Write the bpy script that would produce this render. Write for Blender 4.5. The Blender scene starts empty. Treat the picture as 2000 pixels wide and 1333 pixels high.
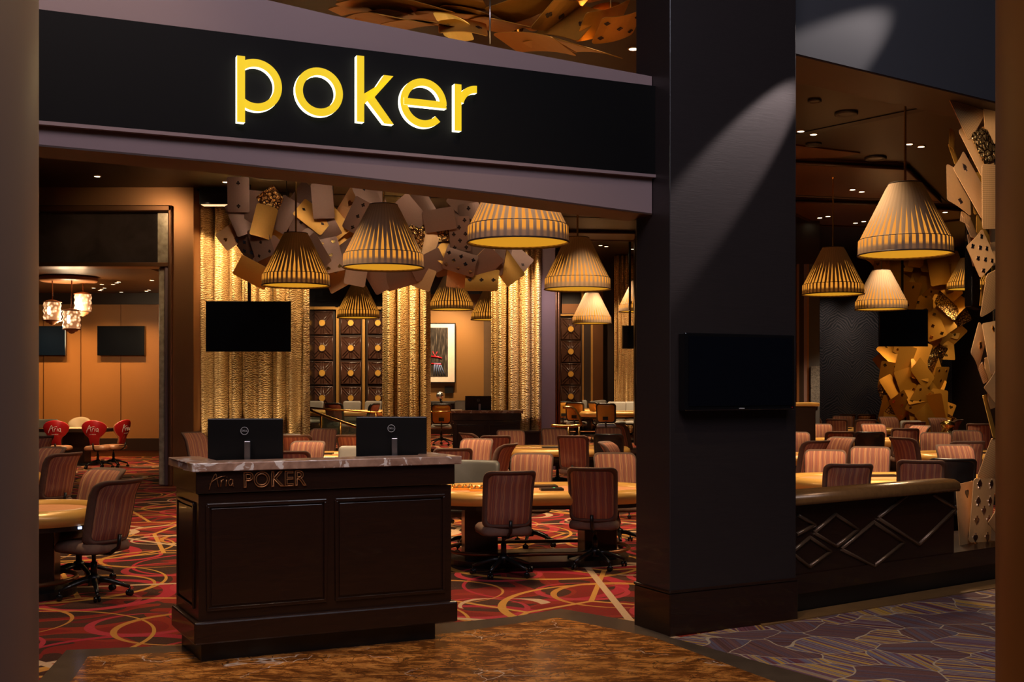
import bpy, bmesh, math, random
from mathutils import Vector, Matrix
random.seed(7)
PI=math.pi; R=math.radians
F=2200.0; H=1.85; Y0=750.0
S=bpy.context.scene; C=S.collection
S.view_settings.view_transform='Standard'; S.view_settings.look='None'
S.view_settings.exposure=0; S.view_settings.gamma=1; S.view_settings.use_curve_mapping=False

def fl(px,py,Z=0.0):
    y=(H-Z)*F/(py-Y0); return ((px-1000)*y/F,y)
def at(px,py,y): return Vector(((px-1000)*y/F, y, H+(Y0-py)*y/F))
def atZ(px,py,Z): 
    y=(H-Z)*F/(py-Y0); return Vector(((px-1000)*y/F,y,Z))

# ------------------------------------------------------------ materials
class N:
    def __init__(s,name):
        s.m=bpy.data.materials.new(name); s.m.use_nodes=True; s.t=s.m.node_tree
        for n in list(s.t.nodes): s.t.nodes.remove(n)
        s.out=s.n('ShaderNodeOutputMaterial'); s.b=s.n('ShaderNodeBsdfPrincipled')
        s.l(s.b.outputs[0],s.out.inputs[0])
    def n(s,t,**k):
        o=s.t.nodes.new(t)
        for a,v in k.items(): setattr(o,a,v)
        return o
    def l(s,a,b): s.t.links.new(a,b)
    def v(s,sock,val):
        if hasattr(val,'is_output') or isinstance(val,bpy.types.NodeSocket): s.l(val,sock)
        else: sock.default_value=val
    def math(s,op,a,b=0.0,c=None,clamp=False):
        o=s.n('ShaderNodeMath',operation=op,use_clamp=clamp); s.v(o.inputs[0],a); s.v(o.inputs[1],b)
        if c is not None: s.v(o.inputs[2],c)
        return o.outputs[0]
    def mix(s,f,a,b):
        o=s.n('ShaderNodeMix',data_type='RGBA'); s.v(o.inputs[0],f)
        s.v(o.inputs[6],a if not isinstance(a,tuple) else (*a[:3],1)); s.v(o.inputs[7],b if not isinstance(b,tuple) else (*b[:3],1))
        return o.outputs[2]
    def coord(s,k='Object'): return s.n('ShaderNodeTexCoord').outputs[k]
    def pos(s): return s.n('ShaderNodeNewGeometry').outputs['Position']
    def mp(s,v,loc=(0,0,0),rot=(0,0,0),sc=(1,1,1)):
        o=s.n('ShaderNodeMapping'); s.l(v,o.inputs[0]); o.inputs[1].default_value=loc; o.inputs[2].default_value=rot; o.inputs[3].default_value=sc
        return o.outputs[0]
    def noise(s,v,sc,det=3,dist=0.0,rough=.5,out='Fac'):
        o=s.n('ShaderNodeTexNoise'); s.l(v,o.inputs['Vector']); o.inputs['Scale'].default_value=sc; o.inputs['Detail'].default_value=det
        o.inputs['Distortion'].default_value=dist; o.inputs['Roughness'].default_value=rough
        return o.outputs[out]
    def ramp(s,f,stops,interp='LINEAR'):
        o=s.n('ShaderNodeValToRGB'); s.l(f,o.inputs[0]); r=o.color_ramp; r.interpolation=interp
        while len(r.elements)<len(stops): r.elements.new(.5)
        for e,(p,c) in zip(r.elements,stops): e.position=p; e.color=(*c,1) if len(c)==3 else c
        return o.outputs[0]
    def bump(s,h,st=.3,d=.01):
        o=s.n('ShaderNodeBump'); s.l(h,o.inputs['Height']); o.inputs['Strength'].default_value=st; o.inputs['Distance'].default_value=d
        s.l(o.outputs[0],s.b.inputs['Normal'])
    def set(s,col=None,rough=None,metal=None,emc=None,ems=None,spec=None,coat=None):
        B=s.b.inputs
        if col is not None: s.v(B['Base Color'],(*col,1) if isinstance(col,tuple) else col)
        if rough is not None: s.v(B['Roughness'],rough)
        if metal is not None: s.v(B['Metallic'],metal)
        if emc is not None: s.v(B['Emission Color'],(*emc,1) if isinstance(emc,tuple) else emc)
        if ems is not None: s.v(B['Emission Strength'],ems)
        if spec is not None: s.v(B['Specular IOR Level'],spec)
        if coat is not None: s.v(B['Coat Weight'],coat)
        return s.m
def plain(name,col,rough=.5,metal=0.0,var=.15,sc=8,emc=None,ems=None,spec=None,coat=None,bump=0):
    a=N(name); f=a.noise(a.coord(),sc,4)
    d=tuple(max(0,c*(1-var)) for c in col); b=tuple(min(1,c*(1+var)) for c in col)
    c=a.mix(f,d,b)
    if bump: a.bump(f,bump,.01)
    return a.set(c,rough,metal,emc,ems,spec,coat)

def srgb(r,g,b):
    f=lambda c:(c/255/12.92) if c<=10 else ((c/255+.055)/1.055)**2.4
    return (f(r),f(g),f(b))
def wood(name,a0,b0,rough=.35,sc=(1,14,1),coat=.3,grain=6):
    a=N(name); v=a.mp(a.coord(),sc=sc); f=a.noise(v,grain,6,1.2)
    c=a.mix(f,a0,b0); a.bump(f,.15,.004); return a.set(c,rough,0,coat=coat)

M={}
M['espresso']=wood('espresso_wood',(.006,.0022,.0012),(.024,.0075,.003),.34,(1,1,10),.25)
M['column_wood']=wood('column_wood',(.012,.0095,.010),(.023,.017,.017),.40,(1,1,14),.12)
M['black_sign']=plain('sign_black',(.0018,.0016,.0016),.6,spec=.12)
M['fascia']=plain('fascia_mauve',srgb(128,108,108),.6,sc=1.2,var=.06)
M['header']=plain('header_slate',srgb(68,68,73),.6,sc=1,var=.06)
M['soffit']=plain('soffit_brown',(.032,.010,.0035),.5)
M['ceil']=plain('ceiling_brown',(.012,.0045,.002),.42,sc=.6,var=.2)
M['ceil_panel']=plain('ceiling_panel_bronze',(.085,.032,.008),.4,sc=.8,var=.2)
M['ceil_groove']=plain('ceiling_groove_black',(.006,.003,.002),.5)
M['bronze']=plain('bronze_panel',(.42,.20,.085),.36,.85,.1,2)
M['bronze_dark']=plain('bronze_dark',(.20,.09,.04),.35,.8,.1,3)
M['bronze_mauve']=plain('bronze_mauve',(.30,.20,.20),.4,.7,.08,2)
M['post']=plain('post_bronze',(.26,.18,.165),.42,.6,.06,1)
M['chrome']=plain('etched_mirror',(.60,.46,.32),.25,.35,.8,9)
a=N('antique_mirror'); f=a.noise(a.pos(),2.2,7,.8); M['amirror']=a.set(a.mix(f,(.03,.02,.017),(.13,.10,.09)),.14,.45)
M['tanwall']=plain('tan_leather_wall',(.30,.125,.032),.5,sc=.5,var=.12)
M['tanwall2']=plain('ochre_wall',(.22,.10,.022),.5,sc=.5,var=.12)
M['darkwall']=plain('dark_wall',(.022,.012,.009),.35,sc=1)
M['blackwall']=plain('black_gloss_wall',(.010,.008,.008),.2,sc=1)
M['darktan']=plain('dark_tan_wall',(.10,.052,.02),.5)
a=N('zebra_wave_wall')
v=a.coord(); w=a.n('ShaderNodeTexWave',wave_type='BANDS',bands_direction='Z'); 
sx=a.n('ShaderNodeSeparateXYZ'); a.l(v,sx.inputs[0])
zig=a.math('PINGPONG',sx.outputs[0],.42); zn=a.noise(v,1.1,3)
zz=a.math('ADD',a.math('ADD',sx.outputs[2],a.math('MULTIPLY',zig,.8)),a.math('MULTIPLY',zn,.75))
cb=a.n('ShaderNodeCombineXYZ'); a.l(zz,cb.inputs[2]); a.l(cb.outputs[0],w.inputs[0]); w.inputs['Scale'].default_value=4.6; w.inputs['Distortion'].default_value=2.5; w.inputs['Detail'].default_value=3
M['zebra']=a.set(a.ramp(w.outputs[1],[(.3,(.004,.0035,.004)),(.9,(.035,.027,.025))]),.45)
M['tvframe']=plain('tv_black_gloss',(.004,.004,.005),.12,coat=.8)
M['screen']=plain('tv_screen',(.0022,.003,.006),.22,spec=.35)
M['screenblue']=plain('tv_screen_bluish',(.002,.006,.018),.25)
M['black']=plain('black_plastic',(.006,.006,.006),.33)
M['castor']=plain('castor_gloss',(.008,.008,.008),.12)
M['silver']=plain('silver_metal',(.55,.55,.57),.3,1)
M['leather']=plain('black_leather',(.010,.010,.012),.36,bump=.1)
M['grey']=plain('grey_vinyl',(.22,.20,.175),.5)
M['darkgrey']=plain('dark_grey_vinyl',(.085,.083,.083),.45)
M['suede']=plain('brown_suede',(.105,.055,.038),.85,sc=25,var=.3)
M['suede_seat']=plain('brown_suede_seat',(.16,.088,.06),.85,sc=25,var=.3)
M['yellowback']=plain('mustard_shell',(.50,.22,.022),.4)
M['red']=plain('red_vinyl',(.52,.012,.016),.35)
M['caramel']=plain('caramel_leather',(.38,.16,.07),.4)
M['cream']=plain('cream_leather',(.62,.42,.22),.45)
M['white']=plain('white_paint',(.75,.72,.68),.5)
M['rail']=plain('gold_vinyl_rail',(.62,.34,.085),.30,.15,.1,5)
M['felt']=plain('tan_felt',(.62,.27,.11),.85,sc=40)
M['feltlight']=plain('cream_felt',(.75,.50,.26),.85,sc=40)
M['tablewood']=plain('table_dark_wood',(.016,.008,.005),.3)
M['gold']=plain('polished_gold',(.95,.60,.18),.18,1,.1)
M['brass']=plain('brass_rail',(.80,.45,.12),.25,1,.1)
M['lampshade_in']=None
M['glass']=N('rail_glass').set((.6,.7,.65),.05); M['glass'].node_tree.nodes['Principled BSDF'].inputs['Transmission Weight'].default_value=.95
M['letter']=N('letter_yellow').set((.35,.22,0.0),.5,0,(.92,.64,.0),.78)
M['letter_side']=N('letter_white_glow').set((1,1,1),.5,0,(1,1,.72),2.2)
M['paper']=plain('white_mat_board',(.75,.62,.5),.6)
M['text_gold']=plain('bronze_letter',(.36,.17,.07),.3,.7)
M['text_white']=plain('white_print',(.8,.75,.7),.5)
M['text_grey']=plain('grey_print',(.45,.45,.46),.4)
M['dl']=N('downlight_glow').set((1,.8,.5),.5,0,(1,.78,.45),9)
M['dlrim']=plain('downlight_rim',(.35,.2,.1),.3,.6)
M['led']=N('blue_led').set((.5,.7,1),.5,0,(.45,.6,1),4)
M['gled']=N('green_led').set((.1,.9,.3),.5,0,(.1,1,.3),1.5)
M['crystal']=N('crystal_glow')
a=M['crystal']; vo=a.n('ShaderNodeTexVoronoi'); a.l(a.mp(a.coord(),sc=(9,9,9)),vo.inputs[0]); vo.inputs['Scale'].default_value=1.6
M['crystal']=a.set((.9,.7,.5),.2,0,a.ramp(vo.outputs[0],[(.05,(1,.86,.62)),(.38,(.75,.40,.17)),(.6,(.25,.10,.04))]),1.5)
M['bulb']=N('bulb_glow').set((1,.9,.7),.5,0,(1,.85,.6),9)
# stone
a=N('podium_stone'); v=a.pos(); f=a.noise(v,14,8,.6); g=a.noise(v,7,6,1.5)
c=a.mix(f,(.10,.042,.025),(.62,.40,.29)); k=a.ramp(g,[(.56,(0,0,0)),(.60,(1,1,1))]); M['stone']=a.set(a.mix(k,c,(.75,.70,.66)),.28,coat=.2)
# brown marble floor
a=N('brown_marble'); v=a.pos(); f=a.noise(a.mp(v,rot=(0,0,.5),sc=(1,2.2,1)),4.5,14,.6,.78); d=a.noise(v,1.3,5,1,.5,'Color')
c=a.ramp(f,[(.34,(.022,.008,.003)),(.47,(.17,.055,.010)),(.58,(.46,.19,.04)),(.72,(.62,.32,.09))])
mv=a.n('ShaderNodeVectorMath',operation='MULTIPLY_ADD'); a.l(d,mv.inputs[0]); mv.inputs[1].default_value=(.9,.9,.9); a.l(v,mv.inputs[2])
vo=a.n('ShaderNodeTexVoronoi',feature='DISTANCE_TO_EDGE'); a.l(mv.outputs[0],vo.inputs[0]); vo.inputs['Scale'].default_value=5.5
cr=a.ramp(vo.outputs[0],[(.0,(1,1,1)),(.035,(0,0,0))]); c=a.mix(a.math('MULTIPLY',cr,a.ramp(a.noise(v,3,3),[(.42,(0,0,0)),(.6,(1,1,1))])),c,(.018,.007,.003))
v2=a.n('ShaderNodeTexVoronoi',feature='DISTANCE_TO_EDGE'); a.l(mv.outputs[0],v2.inputs[0]); v2.inputs['Scale'].default_value=1.5
wv=a.ramp(v2.outputs[0],[(.0,(1,1,1)),(.007,(0,0,0))]); c=a.mix(a.math('MULTIPLY',wv,a.ramp(a.noise(v,1.5,2),[(.5,(0,0,0)),(.56,(1,1,1))])),c,(.55,.47,.4))
M['marble']=a.set(c,a.math('ADD',a.math('MULTIPLY',f,.15),.12))
M['marble_border']=plain('taupe_marble_border',(.075,.052,.033),.22,sc=5,var=.45)
M['threshold']=plain('tan_stone_threshold',(.16,.085,.03),.4,sc=6,var=.35)
# ---- red casino carpet
a=N('red_carpet'); P=a.pos()
fine=a.noise(P,60,2); scroll=a.n('ShaderNodeTexVoronoi',feature='DISTANCE_TO_EDGE'); a.l(a.mp(P,sc=(9,9,9)),scroll.inputs[0]); 
bgN=a.noise(P,.75,1.5,1.4)
bg=a.ramp(bgN,[(.0,(.030,.012,.009)),(.45,(.045,.016,.011)),(.49,(.20,.012,.010)),(.56,(.26,.022,.012)),(.60,(.060,.022,.014)),(.66,(.13,.010,.012))],'CONSTANT')
bg=a.mix(a.ramp(scroll.outputs[0],[(.05,(.35,.35,.35)),(.09,(0,0,0))]),bg,(.10,.045,.022))
def ring(sc,rot,off,r,w,seed):
    v=a.mp(P,loc=off,rot=(0,0,R(rot)),sc=(sc,sc,1)); s=a.n('ShaderNodeSeparateXYZ'); a.l(v,s.inputs[0])
    fx=a.math('SUBTRACT',a.math('FRACT',s.outputs[0]),.5); fy=a.math('SUBTRACT',a.math('FRACT',s.outputs[1]),.5)
    d=a.math('SQRT',a.math('ADD',a.math('MULTIPLY',fx,fx),a.math('MULTIPLY',fy,fy)))
    an=a.math('ARCTAN2',fy,fx); ww=a.math('MULTIPLY_ADD',a.math('SINE',a.math('ADD',an,seed)),w*.6,w)
    return a.math('LESS_THAN',a.math('ABSOLUTE',a.math('SUBTRACT',d,r)),ww)
def lines(sc,w,off):
    o=a.n('ShaderNodeTexVoronoi',feature='DISTANCE_TO_EDGE'); a.l(a.mp(P,loc=off),o.inputs[0]); o.inputs['Scale'].default_value=sc; o.voronoi_dimensions='2D'
    return a.math('LESS_THAN',o.outputs[0],w)
c=bg
c=a.mix(ring(.55,20,(.3,.1,0),.40,.022,1),c,(.34,.022,.035))
c=a.mix(ring(.85,50,(.7,.6,0),.34,.024,2.5),c,(.38,.035,.045))
c=a.mix(ring(.42,-15,(.1,.8,0),.43,.011,4),c,(.50,.24,.045))
c=a.mix(ring(.62,5,(.45,.35,0),.36,.012,5.4),c,(.46,.20,.040))
c=a.mix(lines(.55,.013,(3.3,1.2,0)),c,(.52,.25,.055))
c=a.mix(lines(.36,.012,(7.1,4.4,0)),c,(.50,.33,.19))
c=a.mix(ring(.9,33,(.15,.45,0),.33,.03,.4),c,a.mix(a.math('GREATER_THAN',a.noise(P,.5,0),.56),c,(.52,.34,.2)))
c=a.mix(a.math('MULTIPLY',fine,.75),c,a.mix(.55,c,(.01,.005,.004)))
a.bump(fine,.2,.004); M['carpet']=a.set(c,.95,spec=.1)
# ---- purple carpet
a=N('purple_carpet'); P=a.pos(); d=a.noise(P,1.6,1,0,.5,'Color')
mv=a.n('ShaderNodeVectorMath',operation='MULTIPLY_ADD'); a.l(d,mv.inputs[0]); mv.inputs[1].default_value=(.55,.55,0); a.l(P,mv.inputs[2])
sc=2.5
ve=a.n('ShaderNodeTexVoronoi',feature='DISTANCE_TO_EDGE',voronoi_dimensions='2D'); a.l(mv.outputs[0],ve.inputs[0]); ve.inputs['Scale'].default_value=sc
vc=a.n('ShaderNodeTexVoronoi',voronoi_dimensions='2D'); a.l(mv.outputs[0],vc.inputs[0]); vc.inputs['Scale'].default_value=sc
s1=a.n('ShaderNodeSeparateColor'); a.l(vc.outputs['Color'],s1.inputs[0]); sp=a.n('ShaderNodeSeparateXYZ'); a.l(P,sp.inputs[0])
an=a.math('MULTIPLY',s1.outputs[0],1.6); u=a.math('ADD',a.math('MULTIPLY',sp.outputs[0],a.math('COSINE',an)),a.math('MULTIPLY',sp.outputs[1],a.math('SINE',an)))
cu=a.n('ShaderNodeCombineXYZ'); a.l(u,cu.inputs[0]); a.l(a.math('MULTIPLY',s1.outputs[1],9),cu.inputs[1]); st=a.noise(cu.outputs[0],30,2)
base=a.ramp(st,[(.3,(.060,.026,.022)),(.45,(.17,.085,.075)),(.52,(.10,.045,.045)),(.60,(.11,.09,.12))])
bold=a.ramp(st,[(.2,(.030,.014,.014)),(.42,(.15,.05,.06)),(.5,(.13,.13,.20)),(.58,(.50,.29,.04)),(.75,(.10,.035,.04))])
c=a.mix(a.math('GREATER_THAN',s1.outputs[2],.48),base,bold); c=a.mix(a.math('LESS_THAN',ve.outputs[0],.016),c,(.42,.33,.22))
fn=a.noise(P,90,1); c=a.mix(a.math('MULTIPLY',fn,.4),c,(.02,.01,.01)); a.bump(fn,.2,.003); M['purple']=a.set(c,.95,spec=.1)
# ---- striped chair fabric
def stripes(name,k=1.0):
    a=N(name); v=a.coord(); s=a.n('ShaderNodeSeparateXYZ'); a.l(v,s.inputs[0])
    wob=a.math('MULTIPLY',a.math('SINE',a.math('MULTIPLY',s.outputs[2],38)),.0022)
    x=a.math('ADD',s.outputs[0],wob); cx=a.n('ShaderNodeCombineXYZ'); a.l(x,cx.inputs[0])
    f=a.noise(cx.outputs[0],28,2)
    c=a.ramp(f,[(.28,(.19*k,.07*k,.052*k)),(.42,(.33*k,.125*k,.075*k)),(.52,(.22*k,.095*k,.08*k)),(.62,(.40*k,.18*k,.10*k)),(.72,(.25*k,.10*k,.07*k))])
    fr=a.math('FRACT',a.math('MULTIPLY',x,15)); ln=a.math('LESS_THAN',fr,.13)
    x2=a.math('SUBTRACT',s.outputs[0],wob); fr2=a.math('FRACT',a.math('ADD',a.math('MULTIPLY',x2,15),.12)); ln2=a.math('LESS_THAN',fr2,.08)
    c=a.mix(a.math('MULTIPLY',a.math('MAXIMUM',ln,ln2),.45),c,(.55*k,.32*k,.15*k))
    w=a.noise(v,160,1); a.bump(w,.15,.002); return a.set(c,.9,spec=.15)
M['stripe']=stripes('striped_fabric')
# ---- gold curtain
a=N('gold_curtain'); v=a.pos(); s=a.n('ShaderNodeSeparateXYZ'); a.l(v,s.inputs[0])
n1=a.noise(v,9,2); zz=a.math('ADD',a.math('MULTIPLY',s.outputs[2],22),a.math('MULTIPLY',n1,3.0)); w=a.math('SINE',a.math('MULTIPLY',zz,7.5))
n2=a.noise(a.mp(v,sc=(1,1,.6)),34,3); h=a.math('ADD',a.math('MULTIPLY',w,.5),n2)
c=a.ramp(a.math('MULTIPLY_ADD',h,.5,.25),[(.15,(.26,.135,.040)),(.5,(.50,.31,.115)),(.85,(.74,.54,.28))]); a.bump(h,.6,.012); M['curtain']=a.set(c,.5,.15)
# ---- pleated shade
def shade_mat(name,band):
    a=N(name); v=a.coord(); s=a.n('ShaderNodeSeparateXYZ'); a.l(v,s.inputs[0])
    an=a.math('DIVIDE',a.math('ARCTAN2',s.outputs[1],s.outputs[0]),2*PI); NN=44
    fr=a.math('FRACT',a.math('MULTIPLY',a.math('ADD',an,1),NN)); tri=a.math('ABSOLUTE',a.math('SUBTRACT',fr,.5))
    z=s.outputs[2]   # 0 bottom .. .82 top
    fab=a.mix(a.math('MULTIPLY',tri,2),(.50,.36,.25),(.40,.28,.19))
    jit=a.noise(a.mp(v,sc=(3,3,.01)),3,1)
    if band:
        wid=.27; m=a.math('LESS_THAN',tri,wid); up=a.ramp(z,[(.07,(.10,.10,.10)),(.105,(1,1,1))])
        st=a.math('MULTIPLY',m,up); es=a.math('MULTIPLY',st,.75)
    else:
        wid=a.math('MULTIPLY',a.math('SUBTRACT',a.math('ADD',.34,a.math('MULTIPLY',jit,.42)),z),.80)
        sm=a.n('ShaderNodeMapRange'); a.l(a.math('SUBTRACT',wid,tri),sm.inputs[0]); sm.inputs[1].default_value=0; sm.inputs[2].default_value=.05
        es=a.math('MULTIPLY',sm.outputs[0],.72)
    mk_=a.math('MINIMUM',a.math('MULTIPLY',es,1.35),1.0); fab=a.mix(mk_,fab,(.16,.06,.01)); es=a.math('ADD',es,.012)
    a.set(fab,.8,0,(1,.36,.04),es,spec=.15); return a.m
M['shade']=shade_mat('pleated_shade',False); M['band']=shade_mat('pleated_band',True)
M['piping']=plain('shade_piping',(.06,.035,.03),.6)
M['diff']=N('lamp_diffuser_glow').set((.25,.12,.02),.8,0,(1,.46,.025),.58)
# cards
def cardmat(name,col,metal=.45,rough=.42,sc=30,bump=0):
    return plain(name,col,rough,metal,.08,sc,bump=bump)
M['card']=cardmat('card_satin',(.235,.135,.095)); M['card_gold']=cardmat('card_amber',(.52,.27,.05),.6)
M['card_peach']=cardmat('card_peach',(.62,.36,.16),.35); M['card_deep']=cardmat('card_deep_gold',(.52,.25,.035),.6,.38)
a=N('card_lattice'); ck=a.n('ShaderNodeTexChecker'); a.l(a.mp(a.coord(),rot=(0,0,R(45))),ck.inputs[0]); ck.inputs['Scale'].default_value=75
M['card_lattice']=a.set(a.mix(ck.outputs[1],(.66,.39,.18),(.42,.23,.09)),.45,.35)
a=N('card_court'); f=a.noise(a.coord(),16,3,2.2); vo=a.n('ShaderNodeTexVoronoi',feature='DISTANCE_TO_EDGE'); a.l(a.coord(),vo.inputs[0]); vo.inputs['Scale'].default_value=16
c=a.mix(a.math('LESS_THAN',vo.outputs[0],.1),a.mix(f,(.30,.14,.03),(.95,.66,.28)),(.10,.045,.012)); a.bump(f,.9,.03); M['card_court']=a.set(c,.2,.95)
M['pip_dark']=plain('pip_dark',(.055,.035,.03),.2,.6); M['pip_gold']=plain('pip_gold',(.95,.58,.18),.16,1); M['pip_silver']=plain('pip_mirror',(.6,.56,.55),.12,1)
M['mesh_gold']=N('gold_mesh_lit'); a=M['mesh_gold']; ck=a.n('ShaderNodeTexBrick'); a.l(a.mp(a.coord(),sc=(30,30,30)),ck.inputs[0]); ck.inputs['Color1'].default_value=(.95,.6,.12,1);ck.inputs['Color2'].default_value=(.8,.45,.08,1);ck.inputs['Mortar'].default_value=(.12,.05,.01,1); M['mesh_gold']=a.set(ck.outputs[0],.3,.8,(1,.55,.08),.25)  # weak emission put in for light caught by the mesh cards
# tiles
M['tile']=plain('tufted_brown_leather',(.045,.019,.012),.22,sc=14,var=.3); M['tile_gold']=plain('tile_gold_disc',(.75,.42,.08),.35,.6)
M['panel_gold']=plain('gold_strip',(.55,.30,.08),.35,.7)
a=N('rainy_artwork'); v=a.coord(); n=a.noise(a.mp(v,sc=(26,1,2.2)),1.5,4); 
M['art']=a.set(a.ramp(n,[(.35,(.008,.008,.008)),(.55,(.045,.034,.026)),(.75,(.22,.18,.14))]),.4)
M['art_red']=plain('artwork_red',(.6,.01,.02),.4); M['art_blue']=plain('artwork_blue',(.16,.22,.42),.4,sc=30,var=.8)
a=N('notice_print'); br=a.n('ShaderNodeTexBrick'); a.l(a.mp(a.coord(),rot=(R(90),0,0),sc=(1,1,1)),br.inputs[0]); br.inputs['Scale'].default_value=22; br.inputs['Color1'].default_value=(.02,.02,.022,1); br.inputs['Color2'].default_value=(.14,.13,.13,1); br.inputs['Mortar'].default_value=(.25,.24,.24,1)
M['notice']=a.set(br.outputs[0],.5)

# ------------------------------------------------------------ objects
def tag(o,label=None,cat=None,group=None,kind=None):
    if label: o['label']=label
    if cat: o['category']=cat
    if group: o['group']=group
    if kind: o['kind']=kind
    return o
def empty(name,loc=(0,0,0),rz=0,label=None,cat=None,group=None):
    o=bpy.data.objects.new(name,None); C.objects.link(o); o.location=loc; o.rotation_euler=(0,0,rz); o.empty_display_size=.1
    return tag(o,label,cat,group)
class MB:
    def __init__(s): s.v=[];s.f=[];s.m=[];s.sm=[]
    def add(s,vs,fs,m=0,smooth=False):
        b=len(s.v); s.v+= [tuple(v) for v in vs]
        for f in fs: s.f.append([b+i for i in f]); s.m.append(m); s.sm.append(smooth)
    def box(s,c,d,m=0,rz=0,T=None):
        x,y,z=[k/2 for k in d]; vs=[]
        for dz in(-z,z):
            for dx,dy in((-x,-y),(x,-y),(x,y),(-x,y)):
                v=Vector((dx,dy,dz)); v=Matrix.Rotation(rz,3,'Z')@v+Vector(c); vs.append(T@v if T else v)
        s.add(vs,[(3,2,1,0),(4,5,6,7),(0,1,5,4),(1,2,6,5),(2,3,7,6),(3,0,4,7)],m); return s
    def prism(s,pts,z0,z1,m=0,smooth=False):   # pts ccw in XY
        n=len(pts); vs=[(x,y,z0) for x,y in pts]+[(x,y,z1) for x,y in pts]
        s.add(vs,[list(range(n))[::-1],list(range(n,2*n))],m); s.add(vs,[(i,(i+1)%n,n+(i+1)%n,n+i) for i in range(n)],m,smooth); return s
    def lathe(s,prof,n=32,c=(0,0,0),m=0,smooth=True,ms=None,rfun=None):
        vs=[]
        for r,z in prof:
            for i in range(n):
                t=2*PI*i/n; rr=r*(rfun(i,z) if rfun else 1); vs.append((c[0]+rr*math.cos(t),c[1]+rr*math.sin(t),c[2]+z))
        for k in range(len(prof)-1):
            s.add([],[],0); b=len(s.v)
        b=len(s.v); s.v+=vs
        for k in range(len(prof)-1):
            for i in range(n):
                s.f.append([b+k*n+i,b+k*n+(i+1)%n,b+(k+1)*n+(i+1)%n,b+(k+1)*n+i]); s.m.append(ms[k] if ms else m); s.sm.append(smooth)
        return s
    def disc(s,c,r,n=24,m=0,flip=False):
        vs=[(c[0]+r*math.cos(2*PI*i/n),c[1]+r*math.sin(2*PI*i/n),c[2]) for i in range(n)]
        s.add(vs,[list(range(n))[::-1] if flip else list(range(n))],m); return s
    def tube(s,pts,r,n=8,m=0,smooth=True,closed=False):
        pts=[Vector(p) for p in pts]; rs=r if isinstance(r,(list,tuple)) else [r]*len(pts); b=len(s.v); N_=len(pts)
        up=None
        for k,p in enumerate(pts):
            if closed: d=(pts[(k+1)%N_]-pts[k-1])
            else: d=(pts[min(k+1,N_-1)]-pts[max(k-1,0)])
            d.normalize()
            if up is None:
                up=Vector((0,0,1)) if abs(d.z)<.9 else Vector((1,0,0))
            x=d.cross(up)
            if x.length<1e-4: x=d.cross(Vector((1,.3,0)))
            x.normalize(); y=x.cross(d).normalized(); up=y
            for i in range(n):
                t=2*PI*i/n; s.v.append(tuple(p+(x*math.cos(t)+y*math.sin(t))*rs[k]))
        K=N_ if closed else N_-1
        for k in range(K):
            for i in range(n):
                q=(k+1)%N_; s.f.append([b+k*n+i,b+q*n+i,b+q*n+(i+1)%n,b+k*n+(i+1)%n][::-1]); s.m.append(m); s.sm.append(smooth)
        if not closed:
            s.f.append([b+i for i in range(n)]); s.m.append(m); s.sm.append(False)
            s.f.append([b+(N_-1)*n+i for i in range(n)][::-1]); s.m.append(m); s.sm.append(False)
        return s
    def mesh(s,name,mats):
        me=bpy.data.meshes.new(name); me.from_pydata(s.v,[],s.f)
        for m in (mats if isinstance(mats,(list,tuple)) else [mats]): me.materials.append(M[m] if isinstance(m,str) else m)
        me.polygons.foreach_set('material_index',s.m); me.polygons.foreach_set('use_smooth',s.sm); me.update()
        bm=bmesh.new(); bm.from_mesh(me); bmesh.ops.remove_doubles(bm,verts=bm.verts,dist=1e-5); bmesh.ops.recalc_face_normals(bm,faces=bm.faces); bm.to_mesh(me); bm.free()
        return me
    def build(s,name,mats,parent=None,bevel=0,loc=None,rz=None):
        me=s.mesh(name,mats); o=bpy.data.objects.new(name,me); C.objects.link(o)
        if parent: o.parent=parent
        if loc is not None: o.location=loc
        if rz is not None: o.rotation_euler=(0,0,rz)
        if bevel:
            b=o.modifiers.new('bevel','BEVEL'); b.width=bevel; b.segments=2; b.limit_method='ANGLE'; b.angle_limit=R(40)
        return o
def struct(o): return tag(o,kind='structure')
def copy_tree(o,parent=None):
    c=o.copy(); C.objects.link(c)
    if parent: c.parent=parent
    for ch in list(o.children): copy_tree(ch,c)
    return c
def text_mesh(body,size,ext=.002,outline=0,bold=0):
    cu=bpy.data.curves.new('lettering','FONT'); cu.body=body; cu.size=size; cu.align_x='CENTER'; cu.align_y='CENTER'
    if outline: cu.fill_mode='NONE'; cu.bevel_depth=outline
    else: cu.extrude=ext; cu.offset=bold
    o=bpy.data.objects.new('lettering',cu); C.objects.link(o); dg=bpy.context.evaluated_depsgraph_get(); dg.update()
    me=bpy.data.meshes.new_from_object(o.evaluated_get(dg)); bpy.data.objects.remove(o); return me
def put_mesh(name,me,mat,parent,loc,rot=(R(90),0,0),sc=(1,1,1)):
    me.materials.clear(); me.materials.append(M[mat]); o=bpy.data.objects.new(name,me); C.objects.link(o); o.parent=parent; o.location=loc; o.rotation_euler=rot; o.scale=sc; return o
ARIA=[[(0,-.12),(.05,.10),(.18,.5),(.34,.85),(.42,.92),(.46,.8),(.52,.4),(.6,.05)],[(.02,.22),(.2,.42),(.45,.58),(.8,.72),(1.05,.74)],
 [(.74,.05),(.76,.3),(.78,.5)],[(.77,.3),(.85,.48),(.95,.52)],[(1.08,.06),(1.1,.3),(1.12,.5)],[(1.14,.66),(1.15,.69)],
 [(1.52,.48),(1.4,.52),(1.28,.44),(1.25,.25),(1.33,.1),(1.45,.12),(1.52,.3),(1.53,.5),(1.52,.1),(1.6,.04)]]
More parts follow.
